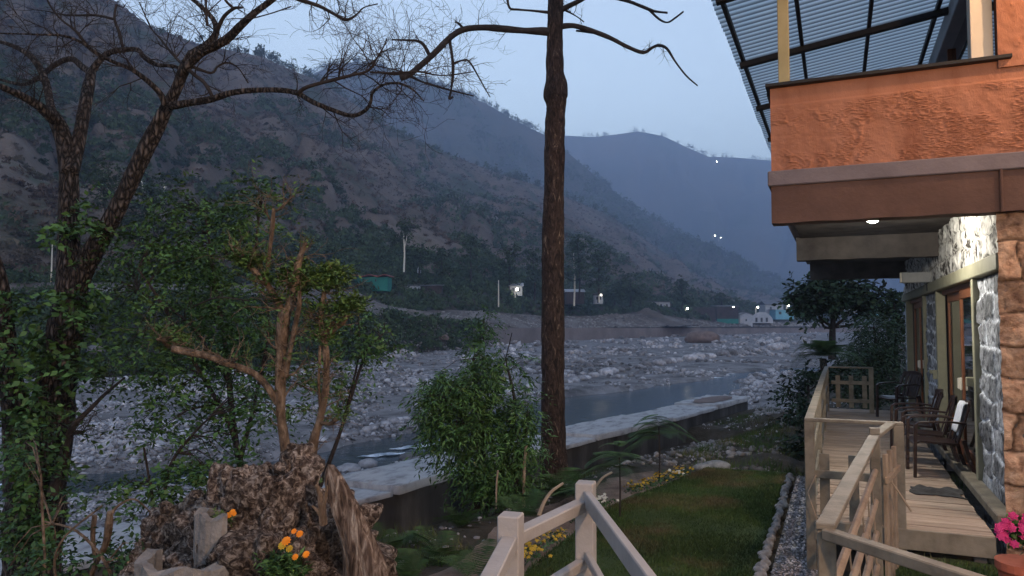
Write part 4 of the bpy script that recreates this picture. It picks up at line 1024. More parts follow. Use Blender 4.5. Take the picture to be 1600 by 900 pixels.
def sprays(C, rg, L=.3, k=12, size=.05, asp=.45, droop=.35, spread=.7, dirs=None):
    n = len(C); d = rg.normal(size=(n, 3)) if dirs is None else dirs+rg.normal(size=(n, 3))*.4
    d[:, 2] = d[:, 2]*.5-.1; d /= np.linalg.norm(d, axis=1, keepdims=True)
    s = np.cross(d, np.array([0, 0, 1.0])+rg.normal(size=(n, 3))*.3); s /= np.linalg.norm(s, axis=1, keepdims=True)
    t = (np.arange(k)+.5)/k; Ln = L*(.6+.8*rg.random(n))
    Pm = C[:, None, :]+d[:, None, :]*(t[None, :, None]*Ln[:, None, None]); Pm[..., 2] -= droop*(t[None, :]**2)*Ln[:, None]
    sg = np.where(np.arange(k) % 2 == 0, 1, -1)[None, :, None]
    ld = d[:, None, :]*.6+s[:, None, :]*sg*spread+rg.normal(size=(n, k, 3))*.25; ld[..., 2] -= droop*.5
    ld /= np.linalg.norm(ld, axis=2, keepdims=True)
    sz = size*(.6+.7*rg.random((n, k)))
    cen = (Pm+ld*(sz*.55)[..., None]).reshape(-1, 3)
    tn = np.clip(np.repeat(rg.random(n), k)+rg.normal(size=n*k)*.15, 0, 1)
    up = np.cross(ld.reshape(-1, 3), s.repeat(k, 0)) 
    return leaves_dir(cen, ld.reshape(-1, 3), sz.ravel(), asp, rg, tn)
def leaves_dir(C, d, size, asp, rg, tint):
    n = len(C); q = rg.normal(size=(n, 3))*.6; q[:, 2] += 1
    s = np.cross(d, q); s /= np.linalg.norm(s, axis=1, keepdims=True)+1e-9
    nn = np.cross(s, d); L = d*(size/2)[:, None]; S = s*(size*asp/2)[:, None]; B = nn*(size*.10)[:, None]
    V = np.stack([C-L, C+S-L*.15+B, C+L-B*.6, C-S-L*.15+B], 1).reshape(-1, 3)
    return V, np.arange(4*n).reshape(n, 4), np.repeat(tint, 4)
def in_ell(E, rg, dk=1.0):
    """E rows (px,py,rx,ry,dep,ddep,n) -> world points through the volumes"""
    out = []
    for (cx, cy, rx, ry, dp, dd, n) in E:
        n = int(n*dk); q = rg.normal(size=(n, 3)); q /= np.linalg.norm(q, axis=1, keepdims=True); q *= rg.random((n, 1))**.45
        for a in q: out.append(P(cx+a[0]*rx, cy+a[1]*ry, dp+a[2]*dd))
    return np.array([tuple(p) for p in out])
def leafmesh(name, VFT, mt, parent): 
    V, F, t_ = VFT; return npmesh(name, V, F, mt, parent, tint=t_)

rt = np.random.default_rng(77)
# ---------------------------------------------------------------- big bare tree at the left
DL = 6.3
b0 = P(50, 980, DL); bt = empty('bare_tree', (b0.x, b0.y, -2.9), 'large forked leafless tree with cracked bark filling the left side', 'tree')
def limb(pts, d0, d1, root, nm, mt, n=9, rough=.06, sub=4, tw=None, rg=rt):
    m = MB(); S = traced(m, pts, d0, d1, n, sub, rough); m.build(nm, mt, root, smooth=True); return S
BK = M['bark']
m = MB()
g0 = P(50, 1100, DL)
traced(m, [(48,1110,120),(48,1000,100),(50,900,84),(55,800,84),(66,700,78),(84,620,62),(98,540,50),(108,480,46),(114,430,44)], DL, DL, 14, 5, .10)
traced(m, [(40,760,60),(30,690,44),(18,600,34),(8,520,30),(0,440,24),(-20,380,20)], DL, DL-.4, 12, 5, .1)
S_A = traced(m, [(112,445,42),(107,370,31),(108,300,29),(106,250,27),(96,207,25),(82,178,20)], DL, DL+.1, 12, 5, .08)
S_C = traced(m, [(114,450,42),(140,402,31),(166,358,29),(196,300,27),(226,236,26),(246,198,24),(262,165,20),(275,140,18),(288,108,17),(302,82,15)], DL, DL-.3, 12, 5, .08)
S_B = traced(m, [(110,270,24),(120,235,20),(130,182,19),(137,142,17),(143,112,14)], DL, DL+.4, 12, 5, .08)
m.build('trunk', BK, bt, smooth=True)
tw = MB(); SS = []
def lb(pts, d0, d1, cnt=10, L=.35, lev=2):
    S = limb(pts, d0, d1, bt, 'branch', BK if pts[0][2] > 11 else M['bark_twig'], n=8); SS.append(S)
    if cnt: twigs_along(tw, S, cnt, L, .006, lev, rt)
    return S
lb([(86,188,18),(60,165,15),(30,148,13),(0,135,11),(-45,118,9)], DL, DL-.6, 5)
lb([(84,182,14),(78,160,12),(72,130,12),(55,95,10),(28,75,8),(-10,62,5)], DL, DL+.5, 8)
lb([(143,114,12),(128,104,10),(112,92,9),(88,100,8),(60,122,7),(35,132,6),(0,124,4)], DL+.4, DL+.9, 8)
lb([(143,112,12),(156,94,10),(172,82,9),(192,78,9),(215,78,8),(226,90,8),(245,101,7),(268,103,6),(290,110,5)], DL+.4, DL+.2, 6)
lb([(192,75,5),(186,50,5),(179,30,4),(181,10,4),(183,8,4)], DL+.4, DL+.5, 3, .2, 1)
lb([(179,30,4),(150,24,4),(110,24,3),(80,20,2)], DL+.5, DL+.9, 6, .3)
lb([(288,110,14),(312,84,14),(335,72,14),(356,60,13),(376,40,12),(398,20,10),(425,0,9),(455,-25,8)], DL-.3, DL-.6, 8)
lb([(300,84,13),(326,68,12),(338,50,10),(334,32,8),(322,18,7),(300,-2,6),(270,-25,4)], DL-.3, DL-.1, 8)
lb([(338,50,8),(350,26,6),(366,13,5),(378,12,4)], DL-.3, DL-.5, 3, .2, 1)
lb([(366,14,5),(352,0,4),(345,-20,3)], DL-.4, DL-.5, 2)
lb([(324,40,5),(322,15,4),(322,-15,4)], DL-.3, DL-.3, 2)
lb([(260,166,12),(250,146,9),(230,126,8),(205,108,7),(180,98,6),(152,84,6),(130,68,5),(100,56,4),(60,54,3),(0,52,2)], DL-.3, DL-.8, 22, .4, 2)
lb([(135,70,5),(118,48,4),(95,30,3),(78,8,3),(66,-20,2)], DL-.6, DL-.9, 12, .35)
SD = lb([(264,166,14),(300,160,12),(330,155,11),(362,145,10),(400,141,9),(440,141,9),(465,146,8),(490,160,8),(520,172,7),(550,181,7),(570,173,6),(579,160,5),(582,145,5),(598,133,4),(622,130,4),(645,140,3),(662,158,2)], DL-.3, DL-1.2, 14, .28)
lb([(465,146,7),(480,136,6),(520,125,6),(552,117,5),(576,110,4),(588,92,3),(600,72,2),(604,60,2)], DL-.9, DL-1.2, 34, .40, 2)
lb([(579,113,4),(615,114,3),(655,112,3),(690,118,2),(740,112,2)], DL-1.1, DL-1.3, 22, .35, 2)
lb([(292,106,6),(305,118,6),(318,128,6),(328,143,6),(331,152,5)], DL-.3, DL-.4, 5, .2)
lb([(300,104,5),(330,114,4),(340,104,3),(355,98,3),(372,106,2),(388,130,2)], DL-.3, DL-.1, 8, .2)
lb([(290,106,5),(270,85,4),(250,60,3),(235,42,2),(218,4,2)], DL-.3, DL+.1, 16, .35)
lb([(415,-20,8),(470,0,7),(500,10,6),(522,22,5),(540,31,5),(556,24,3),(568,12,2),(590,6,2)], DL-.6, DL-.9, 12, .25, 2)
lb([(400,20,5),(385,30,3),(420,22,2),(455,10,2)], DL-.6, DL-.8, 8, .2)
tw.build('twigs', M['bark_twig'], bt)
# leaves climbing the trunk
C = in_ell([(30,560,60,60,DL-.4,.4,60),(60,640,55,40,DL-.4,.4,45),(45,740,50,50,DL-.5,.3,40),(40,820,50,50,DL-.5,.3,45),(130,560,50,60,DL-.3,.5,40),(110,340,45,25,DL-.2,.3,14),(140,360,60,40,DL-.2,.3,16),(20,480,30,40,DL-.4,.3,20),(120,470,40,40,DL-.3,.3,25)], rt)
leafmesh('climbing_leaves', sprays(C, rt, .28, 12, .062, .62, .3), M['leaf'], bt)
# dead grey branch beside the trunk
b1 = P(85, 770, 5.9); db = empty('dead_branch', tuple(b1), 'bare grey dead branch leaning right from the foot of the big left tree', 'branch')
m = MB(); S = traced(m, [(85,770,22),(95,730,16),(105,690,12),(115,665,9),(140,640,7),(165,615,5),(195,590,3)], 5.9, 5.6, 8); twigs_along(m, S, 9, .3, .006, 2, rt); m.build('branch', M['bark_twig'], db)
# ---------------------------------------------------------------- tall straight tree in the centre
DC = 11.0
tc_ = empty('tall_tree', tuple(P(866, 750, DC)), 'tall straight reddish brown trunk rising alone in the middle of the view', 'tree')
m = MB(); traced(m, [(868,775,58),(866,740,46),(865,690,39),(864,600,37),(864,480,36),(864,380,35),(866,280,33),(867,200,32),(869,165,33),(868,150,39),(869,132,36),(867,110,30),(867,60,27),(868,20,25),(869,-60,23),(870,-160,20)], DC, DC, 18, 8, .075); m.build('trunk', M['bark_red'], tc_, smooth=True)
tw = MB()
def cb(pts, d1=0, cnt=0, L=.3, lev=1, rr=.006):
    S = limb(pts, DC, DC+d1, tc_, 'branch', M['bark_twig'], n=8, rough=.12)
    if cnt: twigs_along(tw, S, cnt, L, rr, lev, rt)
    return S
cb([(868,52,16),(850,49,14),(820,48,11),(785,45,11),(755,43,10),(725,46,10),(704,58,10),(680,82,10),(660,100,9),(640,116,10),(626,122,11)], -.4, 10, .4, 2)
cb([(702,62,6),(706,85,5),(708,110,5),(705,140,4),(702,154,4),(708,151,3)], -.1, 2, .1, 0)
cb([(708,100,4),(720,95,3),(732,95,3),(745,115,2.5),(756,135,2),(766,152,1.5)], .3, 8, .25, 1)
cb([(672,88,6),(662,70,5),(652,64,4),(640,63,4),(612,62,3)], -.3, 4, .2, 1)
cb([(725,46,5),(718,38,4),(712,34,3)], -.2, 6, .15, 1)
cb([(650,112,5),(615,116,4),(590,112,3)], .1, 22, .8, 2)
cb([(640,118,5),(660,128,3),(700,140,3),(740,150,2)], -.3, 10, .5, 2)
cb([(862,20,6),(835,17,4),(810,15,4),(796,12,4),(792,-10,4)], -.2, 3, .2, 1)
cb([(866,43,12),(890,40,9),(905,42,9),(930,50,8),(955,60,7),(980,73,6),(1005,82,6),(1020,74,5),(1030,71,5),(1042,76,4),(1055,96,3),(1072,118,2.5),(1090,134,2)], -.5, 7, .2, 1)
cb([(935,52,5),(920,50,4),(900,48,3)], 0, 0)
cb([(868,20,10),(880,14,8),(900,4,7),(930,-8,6),(975,0,6),(1000,9,6),(1015,15,5),(1025,18,4),(1043,20,4)], -.5, 5, .2, 1)
cb([(1014,15,4),(1030,30,3.5),(1043,35,3),(1055,28,3),(1068,18,2.5)], -.4, 0)
cb([(880,14,4),(900,25,2),(912,34,2)], -.3, 8, .25, 1)
tw.build('twigs', M['bark_twig'], tc_)
# ---------------------------------------------------------------- root mound / stump planter
DS = 4.35
sb = P(430, 900, DS); stump = empty('stump_mound', (sb.x, sb.y, -2.3), 'big pebble crusted dead root mound with a pointed grey wood spike', 'tree stump')
def lump(name, parts, mt, root, n=90, amp=.06, seed=1, fr=6, stretch=1, depth=1.0):
    """closed noisy lumps; parts rows (px,py,rx_px,ry_px,dep)"""
    for (cx, cy, rx, ry, dp) in parts:
        c = P(cx, cy, dp); k = dp/FPX; a = n; th, ph = np.meshgrid(np.linspace(0, math.pi, a//2), np.linspace(0, 2*math.pi, a), indexing='ij')
        x = np.sin(th)*np.cos(ph); y = np.sin(th)*np.sin(ph); z = np.cos(th)
        ax, ay, az = rx*k, rx*k*depth, ry*k
        X, Y, Z = x*ax, y*ay, z*az
        wx, wy, wz = X+c.x, Y+c.y, (Z+c.z)*stretch
        crk = np.clip(1-np.abs(fbm(wx*5+1.2*vn(wx*3, wy*3, wz*3, 8), wy*5, wz*1.6, o=2, s=seed+11))*7, 0, 1)
        d = amp*(1.7*fbm(wx*2.4, wy*2.4, wz*2.4, o=3, s=seed)+1.5*(np.abs(fbm(wx*fr, wy*fr, wz*fr*.7, o=4, s=seed+3))*2-.6)-.8*crk+.16*vn(wx*38, wy*38, wz*38, seed+6)+.22*vn(wx*85, wy*85, wz*85, seed+7))
        V = np.stack([X+c.x+x*d, Y+c.y+y*d, Z+c.z+z*d], -1).reshape(-1, 3)
        npmesh(name, V, grid(a//2, a)[:, ::-1], mt, root, smooth=True, tint=np.clip(.6-.5*crk+.35*fbm(wx*4, wy*4, wz*4, s=5), 0, 1).ravel())
lump('root_mass', [(430,900,150,150,DS)], M['stump'], stump, 300, .055, 3)
lump('root_mass', [(458,738,36,44,DS)], M['stump'], stump, 150, .035, 4)
lump('root_mass', [(385,790,58,60,DS+.05)], M['stump'], stump, 170, .04, 5)
lump('root_mass', [(495,850,60,80,DS-.05)], M['stump'], stump, 200, .04, 6)
lump('root_mass', [(300,850,60,60,DS+.35)], M['stump'], stump, 160, .055, 7)
lump('root_mass', [(270,915,60,40,DS-.1)], M['stump'], stump, 160, .05, 8)
# dead wood spike : tapered slab leaning left at its tip
def spike(pts, root, mt, d0, fl=.42, seed=0):
    rows_ = []
    for (a, b, w_) in pts:
        p = P(a, b, d0); rows_.append((p.x, p.y, p.z, w_/2*d0/FPX))
    S = smooth_path(rows_, 14); n = 72; th = np.linspace(0, 2*math.pi, n, endpoint=False); V = []
    rx = Vector((math.cos(YAW), math.sin(YAW), 0)); ry = Vector((-math.sin(YAW), math.cos(YAW), 0))
    for s_ in S:
        rr = s_[3]*(1+.16*vn(np.cos(th)*2.2+seed, np.sin(th)*2.2, np.full(n, s_[2]*2.2), 5)+.10*vn(np.cos(th)*7, np.sin(th)*7, np.full(n, s_[2]*2.5), 6)+.05*vn(np.cos(th)*16, np.sin(th)*16, np.full(n, s_[2]*9), 7))
        for k in range(n): V.append((s_[0]+(rx.x*math.cos(th[k])+ry.x*math.sin(th[k])*fl)*rr[k], s_[1]+(rx.y*math.cos(th[k])+ry.y*math.sin(th[k])*fl)*rr[k], s_[2]))
    m_ = len(S); i, j = np.meshgrid(np.arange(m_-1), np.arange(n), indexing='ij'); a = (i*n+j).ravel(); b = (i*n+(j+1) % n).ravel()
    npmesh('wood_spike', V, np.stack([a, b, b+n, a+n], 1), mt, root, smooth=True)
spike([(580,990,90),(572,900,66),(560,850,52),(543,800,46),(529,765,38),(521,742,26),(517,726,9)], stump, M['stump_wood'], DS-.36, .5)
m = MB(); 
traced(m, [(505,820,13),(503,795,12),(500,775,9),(494,757,5)], DS-.46, DS-.46, 7)
traced(m, [(504,795,8),(509,775,6),(511,758,3)], DS-.46, DS-.48, 6); traced(m, [(502,805,7),(493,795,5),(487,790,3)], DS-.46, DS-.48, 6); m.build('broken_root', M['bark_orange'], stump)
# cement pocket and ledge
cp = MB()
def arc_wall(mb, cx, cy, dp, R0, hgt, a0, a1, th=.05, n=20, top=0.0):
    c = P(cx, cy, dp); vs = []
    for i in range(n+1):
        a = a0+(a1-a0)*i/n
        for (r, z) in ((R0, -hgt), (R0, top+.02*math.sin(i)), (R0-th, top+.012*math.sin(i+1)), (R0-th, -hgt)):
            r2 = r*(1+.04*math.sin(i*2.1+z*7)); vs.append((c.x+r2*math.cos(a), c.y+r2*math.sin(a), c.z+z))
    mb.add(vs, [(i*4+j, i*4+(j+1) % 4, i*4+4+(j+1) % 4, i*4+4+j) for i in range(n) for j in range(4)]+[(3,2,1,0), (n*4, n*4+1, n*4+2, n*4+3)])
arc_wall(cp, 345, 800, DS-.40, .13, .42, R(95), R(330)); cp.build('cement_pocket', M['cement'], stump)
cp = MB(); arc_wall(cp, 300, 868, DS-.55, .26, .35, R(180), R(365), .055); cp.build('cement_ledge', M['cement'], stump)
# ---------------------------------------------------------------- pollarded shrubs growing behind the mound
DPq = 4.75
def pollard(lab, paths, tufts, seed):
    rg_ = np.random.default_rng(seed); p0 = P(paths[0][0][0], 760, DPq+.1); root = empty('pollarded_shrub', (p0.x, p0.y, -2.3), lab, 'shrub', 'pollarded shrubs behind the root mound')
    for i, pts in enumerate(paths):
        m_ = MB(); S_ = traced(m_, pts, DPq, DPq-.02*i, 12, 7, .22, k=.80)
        for _q in range(len(pts)*2):
            r_ = S_[rg_.integers(2, len(S_)-1)]; e_ = Vector(rg_.normal(size=3)); e_.z = abs(e_.z)*.6+.2; twig(m_, r_[:3], e_, .10+.16*rg_.random(), max(.0035, r_[3]*.22), 1, rg_)
        m_.build('stem' if i else 'trunk', M['bark_orange'], root, smooth=True)
    C = in_ell(tufts, rg_); D_ = rg_.normal(size=C.shape); D_[:, 2] = np.abs(D_[:, 2])+.4
    extra = []
    for pts in paths:
        for (a_, b__, c_) in pts[1:]:
            if b__ < 640: extra += [P(a_+rg_.normal()*11, b__+rg_.normal()*11, DPq+rg_.normal()*.05) for _ in range(4)]
    C = np.vstack([C, np.array([tuple(q) for q in extra])]); D_ = rg_.normal(size=C.shape); D_[:, 2] = np.abs(D_[:, 2])+.4
    V, F, t_ = sprays(C, rg_, .08, 6, .036, .42, .15, dirs=D_)
    npmesh('leaf_tufts', V, F, M['leaf_fresh'], root, tint=t_)
    return root
pollard('pale orange barked pollarded shrub with two long cut stubs pointing up', [
 [(452,860,30),(450,760,28),(446,700,23),(439,650,20),(438,600,21),(440,550,21),(443,500,24),(448,482,20)],
 [(445,495,15),(432,470,15),(424,455,14),(412,438,12),(398,424,11),(384,411,10)],
 [(417,428,9),(421,395,9),(425,360,9),(428,325,8)], [(428,332,4),(442,322,4),(460,304,3)], [(423,345,3),(413,330,3),(392,320,2)],
 [(386,413,7),(382,402,6),(380,396,5)], [(388,415,6),(390,402,5),(391,398,4)],
 [(448,488,16),(458,462,15),(462,440,15),(464,420,14),(468,405,12),(473,390,9),(478,380,8)],
 [(446,590,9),(453,550,9),(461,510,10),(467,478,9),(468,455,7)],
 [(438,635,15),(418,605,14),(400,586,13),(380,576,13),(353,567,14),(325,557,15),(295,550,15),(268,545,14)], [(272,545,10),(262,540,10),(255,532,8),(246,530,5)]],
 [(412,438,14,10,DPq,.08,40),(385,405,30,14,DPq,.1,110),(463,435,28,32,DPq,.12,220),(385,414,18,10,DPq,.08,30),(270,535,28,18,DPq,.12,90),(250,520,20,16,DPq,.1,30),(440,470,14,10,DPq,.1,20),(240,470,14,8,DPq,.1,10)], 3)
pollard('slimmer pollarded shrub with leaf tufts leaning right beside the wood spike', [
 [(478,800,22),(484,730,19),(490,690,18),(500,655,17),(508,615,14),(510,580,12),(509,550,13),(506,525,14)],
 [(507,530,11),(502,505,10),(503,480,9),(507,455,9),(510,445,8)],
 [(508,530,11),(522,514,11),(535,505,10),(543,493,8)], [(508,522,6),(514,508,5),(520,492,4)],
 [(497,660,9),(515,662,9),(525,655,8)], [(500,640,5),(498,600,6),(499,570,6),(500,540,6)]],
 [(512,440,28,22,DPq,.12,190),(545,480,28,18,DPq,.1,150),(500,500,12,30,DPq,.1,60),(528,425,22,10,DPq,.1,40),(530,650,16,10,DPq,.1,25),(505,530,14,14,DPq,.1,30),(470,755,20,10,DPq-.1,.1,16)], 4)
m = MB()
# ---------------------------------------------------------------- leafy shrubs left and centre-left
def shrub(name, lab, cat, base, stems, ell, mt, seed, L=.32, k=12, size=.055, asp=.5, droop=.3, lf='foliage', stem_mt=None, group=None, w0=8, zb=None, dk=1.0):
    rg_ = np.random.default_rng(seed); bp_ = P(*base); root = empty(name, (bp_.x, bp_.y, zb if zb is not None else bp_.z), lab, cat, group)
    m_ = MB()
    for s_ in stems: traced(m_, s_[0], s_[1], s_[2], 6, 4, .05)
    C = in_ell(ell, rg_, dk)
    # thin shoots reaching into the foliage from the nearest stem
    V0 = np.array(m_.v[::9]) if m_.v else np.array([tuple(bp_)])
    for c in C[::7]:
        j = np.argmin(((V0-c)**2).sum(1)); a = Vector(V0[j]); b = Vector(c); mid = (a+b)/2+Vector((0, 0, .06)); 
        if (a-b).length < 1.3: m_.tube([a, mid, b], [.006, .004, .0022], 4, cap=False)
    m_.build('stems', stem_mt or M['bark_twig'], root)
    V, F, t_ = sprays(C, rg_, L, k, size, asp, droop); npmesh(lf, V, F, mt, root, tint=t_)
    return root
shrub('leafy_shrub', 'tall leafy green shrub between the big bare tree and the pollarded shrubs', 'shrub', (300, 800, 6.4),
 [([(385,760,12),(370,700,10),(360,620,9),(355,560,7),(340,470,6),(330,400,4),(320,330,3)],6.2,6.4), ([(388,765,10),(372,705,8),(352,650,8),(300,560,6),(250,470,5),(215,420,3)],6.2,6.0), ([(375,720,8),(400,620,6),(420,500,5),(400,400,4),(410,300,3)],6.2,6.5), ([(360,600,6),(290,500,4),(190,440,2)],6.2,6.2), ([(300,480,3),(340,465,2.5),(390,470,2)],5.8,5.8)],
 [(300,420,100,70,6.4,.7,230),(270,330,80,45,6.6,.6,90),(350,350,60,50,6.4,.6,90),(395,330,30,50,6.2,.4,50),(410,290,14,40,6.2,.2,24),(330,500,110,60,6.3,.7,230),(240,570,90,50,6.2,.6,130),(350,600,90,50,6.2,.6,120),(430,540,60,60,6.6,.5,90),(180,400,60,40,6.6,.5,60),(470,600,60,50,6.6,.5,70),(290,660,90,45,6.2,.6,90),(250,390,60,40,6.2,.4,70),(175,490,40,50,6.4,.5,50)], M['leaf'], 12, .36, 16, .050, .46, .3, zb=-2.9, dk=.68)
shrub('leafy_shrub', 'low spreading bush dangling in front of the stream left of the mound', 'shrub', (250, 800, 5.6),
 [([(250,850,8),(255,780,6),(270,720,5),(300,680,4),(330,650,3)],5.6,5.6), ([(250,845,6),(235,760,4),(225,700,3)],5.6,5.4)],
 [(255,750,50,20,5.5,.4,26),(235,775,30,12,5.4,.3,16),(330,720,45,30,5.6,.4,36),(180,760,50,25,5.7,.4,18),(300,730,50,12,5.6,.3,22),(400,640,50,40,5.6,.3,30)], M['leaf'], 13, .26, 10, .055, .5, .35, zb=-2.9)
shrub('leafy_shrub', 'sparse shrub with drooping leaves right of the slimmer pollarded shrub', 'shrub', (560, 700, 7.4),
 [([(500,760,8),(530,680,6),(555,600,5),(575,545,4),(600,520,2)],7.4,7.4), ([(530,680,4),(560,560,3),(560,500,2)],7.4,7.6)],
 [(560,530,45,22,7.4,.4,44),(600,540,24,12,7.4,.3,20),(545,560,40,30,7.4,.4,26),(580,500,30,14,7.4,.3,14),(530,610,25,30,7.4,.3,20)], M['leaf'], 14, .26, 10, .055, .5, .45, zb=-2.9)
# bramble bottom left
shrub('bramble', 'tangle of thin dry stems and small leaves at the bottom left', 'bramble', (150, 900, 4.6),
 [([(130,930,9),(150,880,8),(165,850,10),(170,820,12),(172,800,9)],4.6,4.5), ([(150,880,6),(145,840,7),(148,805,7)],4.6,4.6), ([(190,950,6),(165,880,5),(120,830,4),(70,815,3)],4.4,4.6), ([(60,960,5),(70,890,4),(66,800,4),(64,740,3)],4.4,4.4), ([(110,960,5),(85,890,4),(100,840,3),(160,790,3)],4.3,4.4), ([(172,805,6),(185,790,4),(210,780,3),(235,800,2)],4.5,4.6)],
 [(60,880,60,40,4.5,.3,36),(180,880,50,30,4.6,.3,30),(215,835,20,16,4.6,.2,8),(140,830,30,20,4.6,.2,8),(30,700,40,50,4.8,.3,26),(110,760,30,30,4.9,.3,16)], M['leaf_dark'], 15, .22, 9, .045, .5, .3, stem_mt=M['bark_orange'], zb=-2.4)
# ---------------------------------------------------------------- weeping willow-leaved bush left of the tall trunk
shrub('weeping_bush', 'dense drooping narrow leaved bush just left of the tall trunk', 'bush', (770, 780, 9.6),
 [([(745,800,16),(750,740,14),(752,690,12),(745,620,9),(740,560,5)],9.8,9.8), ([(760,800,10),(790,720,8),(805,640,6),(790,560,3)],9.8,9.8), ([(752,700,8),(720,650,6),(690,620,4)],9.7,9.5), ([(800,790,6),(818,700,5),(825,640,4)],9.6,9.6)],
 [(745,600,48,40,9.8,.5,150),(700,620,48,38,9.6,.5,150),(720,670,60,36,9.6,.5,190),(780,650,55,50,9.8,.5,170),(765,570,40,28,9.8,.4,60),(750,720,70,36,9.6,.5,190),(810,700,36,50,9.7,.5,130),(765,545,30,16,9.9,.4,8),(815,580,26,26,9.9,.3,10),(690,600,30,24,9.7,.4,50),(670,650,20,40,9.6,.3,40),(770,760,60,22,9.6,.5,110),(690,690,24,20,9.6,.4,30),(825,650,20,50,9.6,.4,50)], M['leaf'], 16, .26, 13, .095, .24, .75, zb=-2.9)
shrub('sapling_bush', 'thin scraggly green sapling by the river in front of the far bank', 'bush', (765, 560, 16),
 [([(765,640,3),(757,560,2.5),(755,500,2)],16,16), ([(765,640,3),(790,560,2),(800,520,1.5)],16,16)],
 [(755,520,34,26,16,.8,60),(745,545,26,20,16,.8,30),(790,560,30,16,16,.7,20),(760,490,16,12,16,.6,12)], M['leaf'], 17, .34, 9, .09, .4, .4, zb=-3.2)
# ---------------------------------------------------------------- ferns and feathery saplings
def frond(mbV, base, d, L, wd, droop, npair=16, w_leaf=.012, tn=.5, store=None):
    base = np.array(base); d = np.array(d, float); d /= np.linalg.norm(d); s = np.cross(d, [0, 0, 1]); s /= np.linalg.norm(s)+1e-9
    t = (np.arange(npair)+1)/npair; c = base+d*(t*L)[:, None]; c[:, 2] -= droop*L*t**2
    ln = wd*np.sin(math.pi*np.clip(t*.92+.08, 0, 1))**.7
    V = []; T_ = []
    for sg in (-1, 1):
        e = c+(s*sg+d*.35)[None, :]*ln[:, None]; e[:, 2] -= .25*ln+.1*rt.random(npair)*ln
        q = d*w_leaf
        V.append(np.stack([c-q, c+q, e+q*.2, e-q*.2], 1))
    V = np.concatenate(V).reshape(-1, 3); store[0].append(V); store[1].append(np.full(len(V), tn))
def fern(loc, n, L, name, lab, cat, grp, mt, trunk=None, tiers=None, wl=.012, wd=.3, el=(.5, 1.1), np_=16):
    root = empty(name, loc, lab, cat, grp); st = ([], [])
    st2 = MB()
    top = Vector(loc)
    if trunk:
        st2.tube([Vector(loc)-Vector((0, 0, .05)), Vector(loc)+Vector((.01, 0, trunk*.5)), Vector(loc)+Vector((0, .01, trunk))], [.012, .010, .007], 6); st2.build('stem', M['bark_twig'], root)
    for i in range(n):
        a = rt.random()*6.283; e = el[0]+(el[1]-el[0])*rt.random(); ll = L*(.65+.5*rt.random()); z = 0
        if tiers: z = tiers[0]+(tiers[1]-tiers[0])*rt.random(); ll *= 1.15-.75*(z-tiers[0])/(tiers[1]-tiers[0]+1e-6)
        frond(None, (loc[0], loc[1], loc[2]+z), (math.cos(a)*math.cos(e), math.sin(a)*math.cos(e), math.sin(e)), ll, wd*ll, .5, np_, wl, rt.random(), st)
    V = np.concatenate(st[0]); npmesh('fronds', V, np.arange(len(V)).reshape(-1, 4), mt, root, tint=np.concatenate(st[1])); return root
def gl(px, py, dep, z): p = P(px, py, dep); return (p.x, p.y, z)
for (px_, py_, dep_, n, L, lab) in [(690,850,7.3,38,.55,'bright green fern clump between flood wall and pale fence'),(640,880,6.6,30,.5,'fern clump at the bottom edge next to the wood spike'),(745,875,6.6,28,.5,'darker fern clump close left of the first white fence post'),(820,775,8.6,36,.55,'fern at the foot of the weeping bush'),(610,850,7.6,22,.4,'small low fern beside the flood wall base'),(720,800,8.6,24,.45,'fern growing below the weeping bush against the wall'),(880,745,9.8,34,.7,'dark feathery fern in front of the tall trunk base')]:
    p = P(px_, py_+22, dep_); z = float(bank_z(np.array([p.x]), np.array([p.y]))[0]); fern((p.x, p.y, z), n*3//5, L*1.35, 'fern', lab, 'fern', 'ferns on the dark bank', M['needle'], wd=.21, np_=26, wl=.0032, el=(.45, 1.25))
fern(gl(968, 790, 8.5, -2.24), 24, .66, 'feathery_sapling', 'small tree fern like sapling on a thin stem nearest the lawn', 'sapling', 'feathery saplings in the soil strip', M['needle'], .72, (.55, .9), .0032, .26, (-.1, .5), 44)
fern(gl(1030, 745, 10.4, -2.24), 26, .72, 'feathery_sapling', 'feathery sapling on a thin stem at the far end of the soil strip', 'sapling', 'feathery saplings in the soil strip', M['needle'], .80, (.62, 1.0), .0034, .26, (-.1, .5), 44)
fern(gl(905, 790, 9.2, -2.6), 18, .66, 'feathery_sapling', 'broad low feathery sapling just right of the tall trunk base', 'sapling', 'feathery saplings in the soil strip', M['needle'], .5, (.3, .6), .0034, .26, (-.1, .5), 44)
for (a, b_, w_, dd, lab) in [((818,780),(822,695),5,9.4,'pale upright stake just left of the tall trunk'), ((775,775),(778,735),3,9,'short thin stake under the weeping bush')]:
    m = MB(); traced(m, [(a[0],a[1]+20,w_),(a[0]+1,(a[1]+b_[1])/2,w_),(b_[0],b_[1],w_)], dd, dd, 7); p = P(a[0], a[1]+20, dd); o = m.build('stake', M['bamboo'], base=tuple(p)); tag(o, lab, 'stake')
for (pt, dd, lab) in [([(842,806,7),(850,785,6),(862,768,5),(880,755,4)], 8.0, 'curved fallen grey branch left of the second white fence post'), ([(925,770,5),(940,748,4),(956,738,3)], 9.5, 'short dead stick behind the second white fence post')]:
    m = MB(); traced(m, pt, dd, dd+.2, 6); o = m.build('fallen_branch', M['bamboo'], base=tuple(P(*pt[0][:2], dd))); tag(o, lab, 'branch')
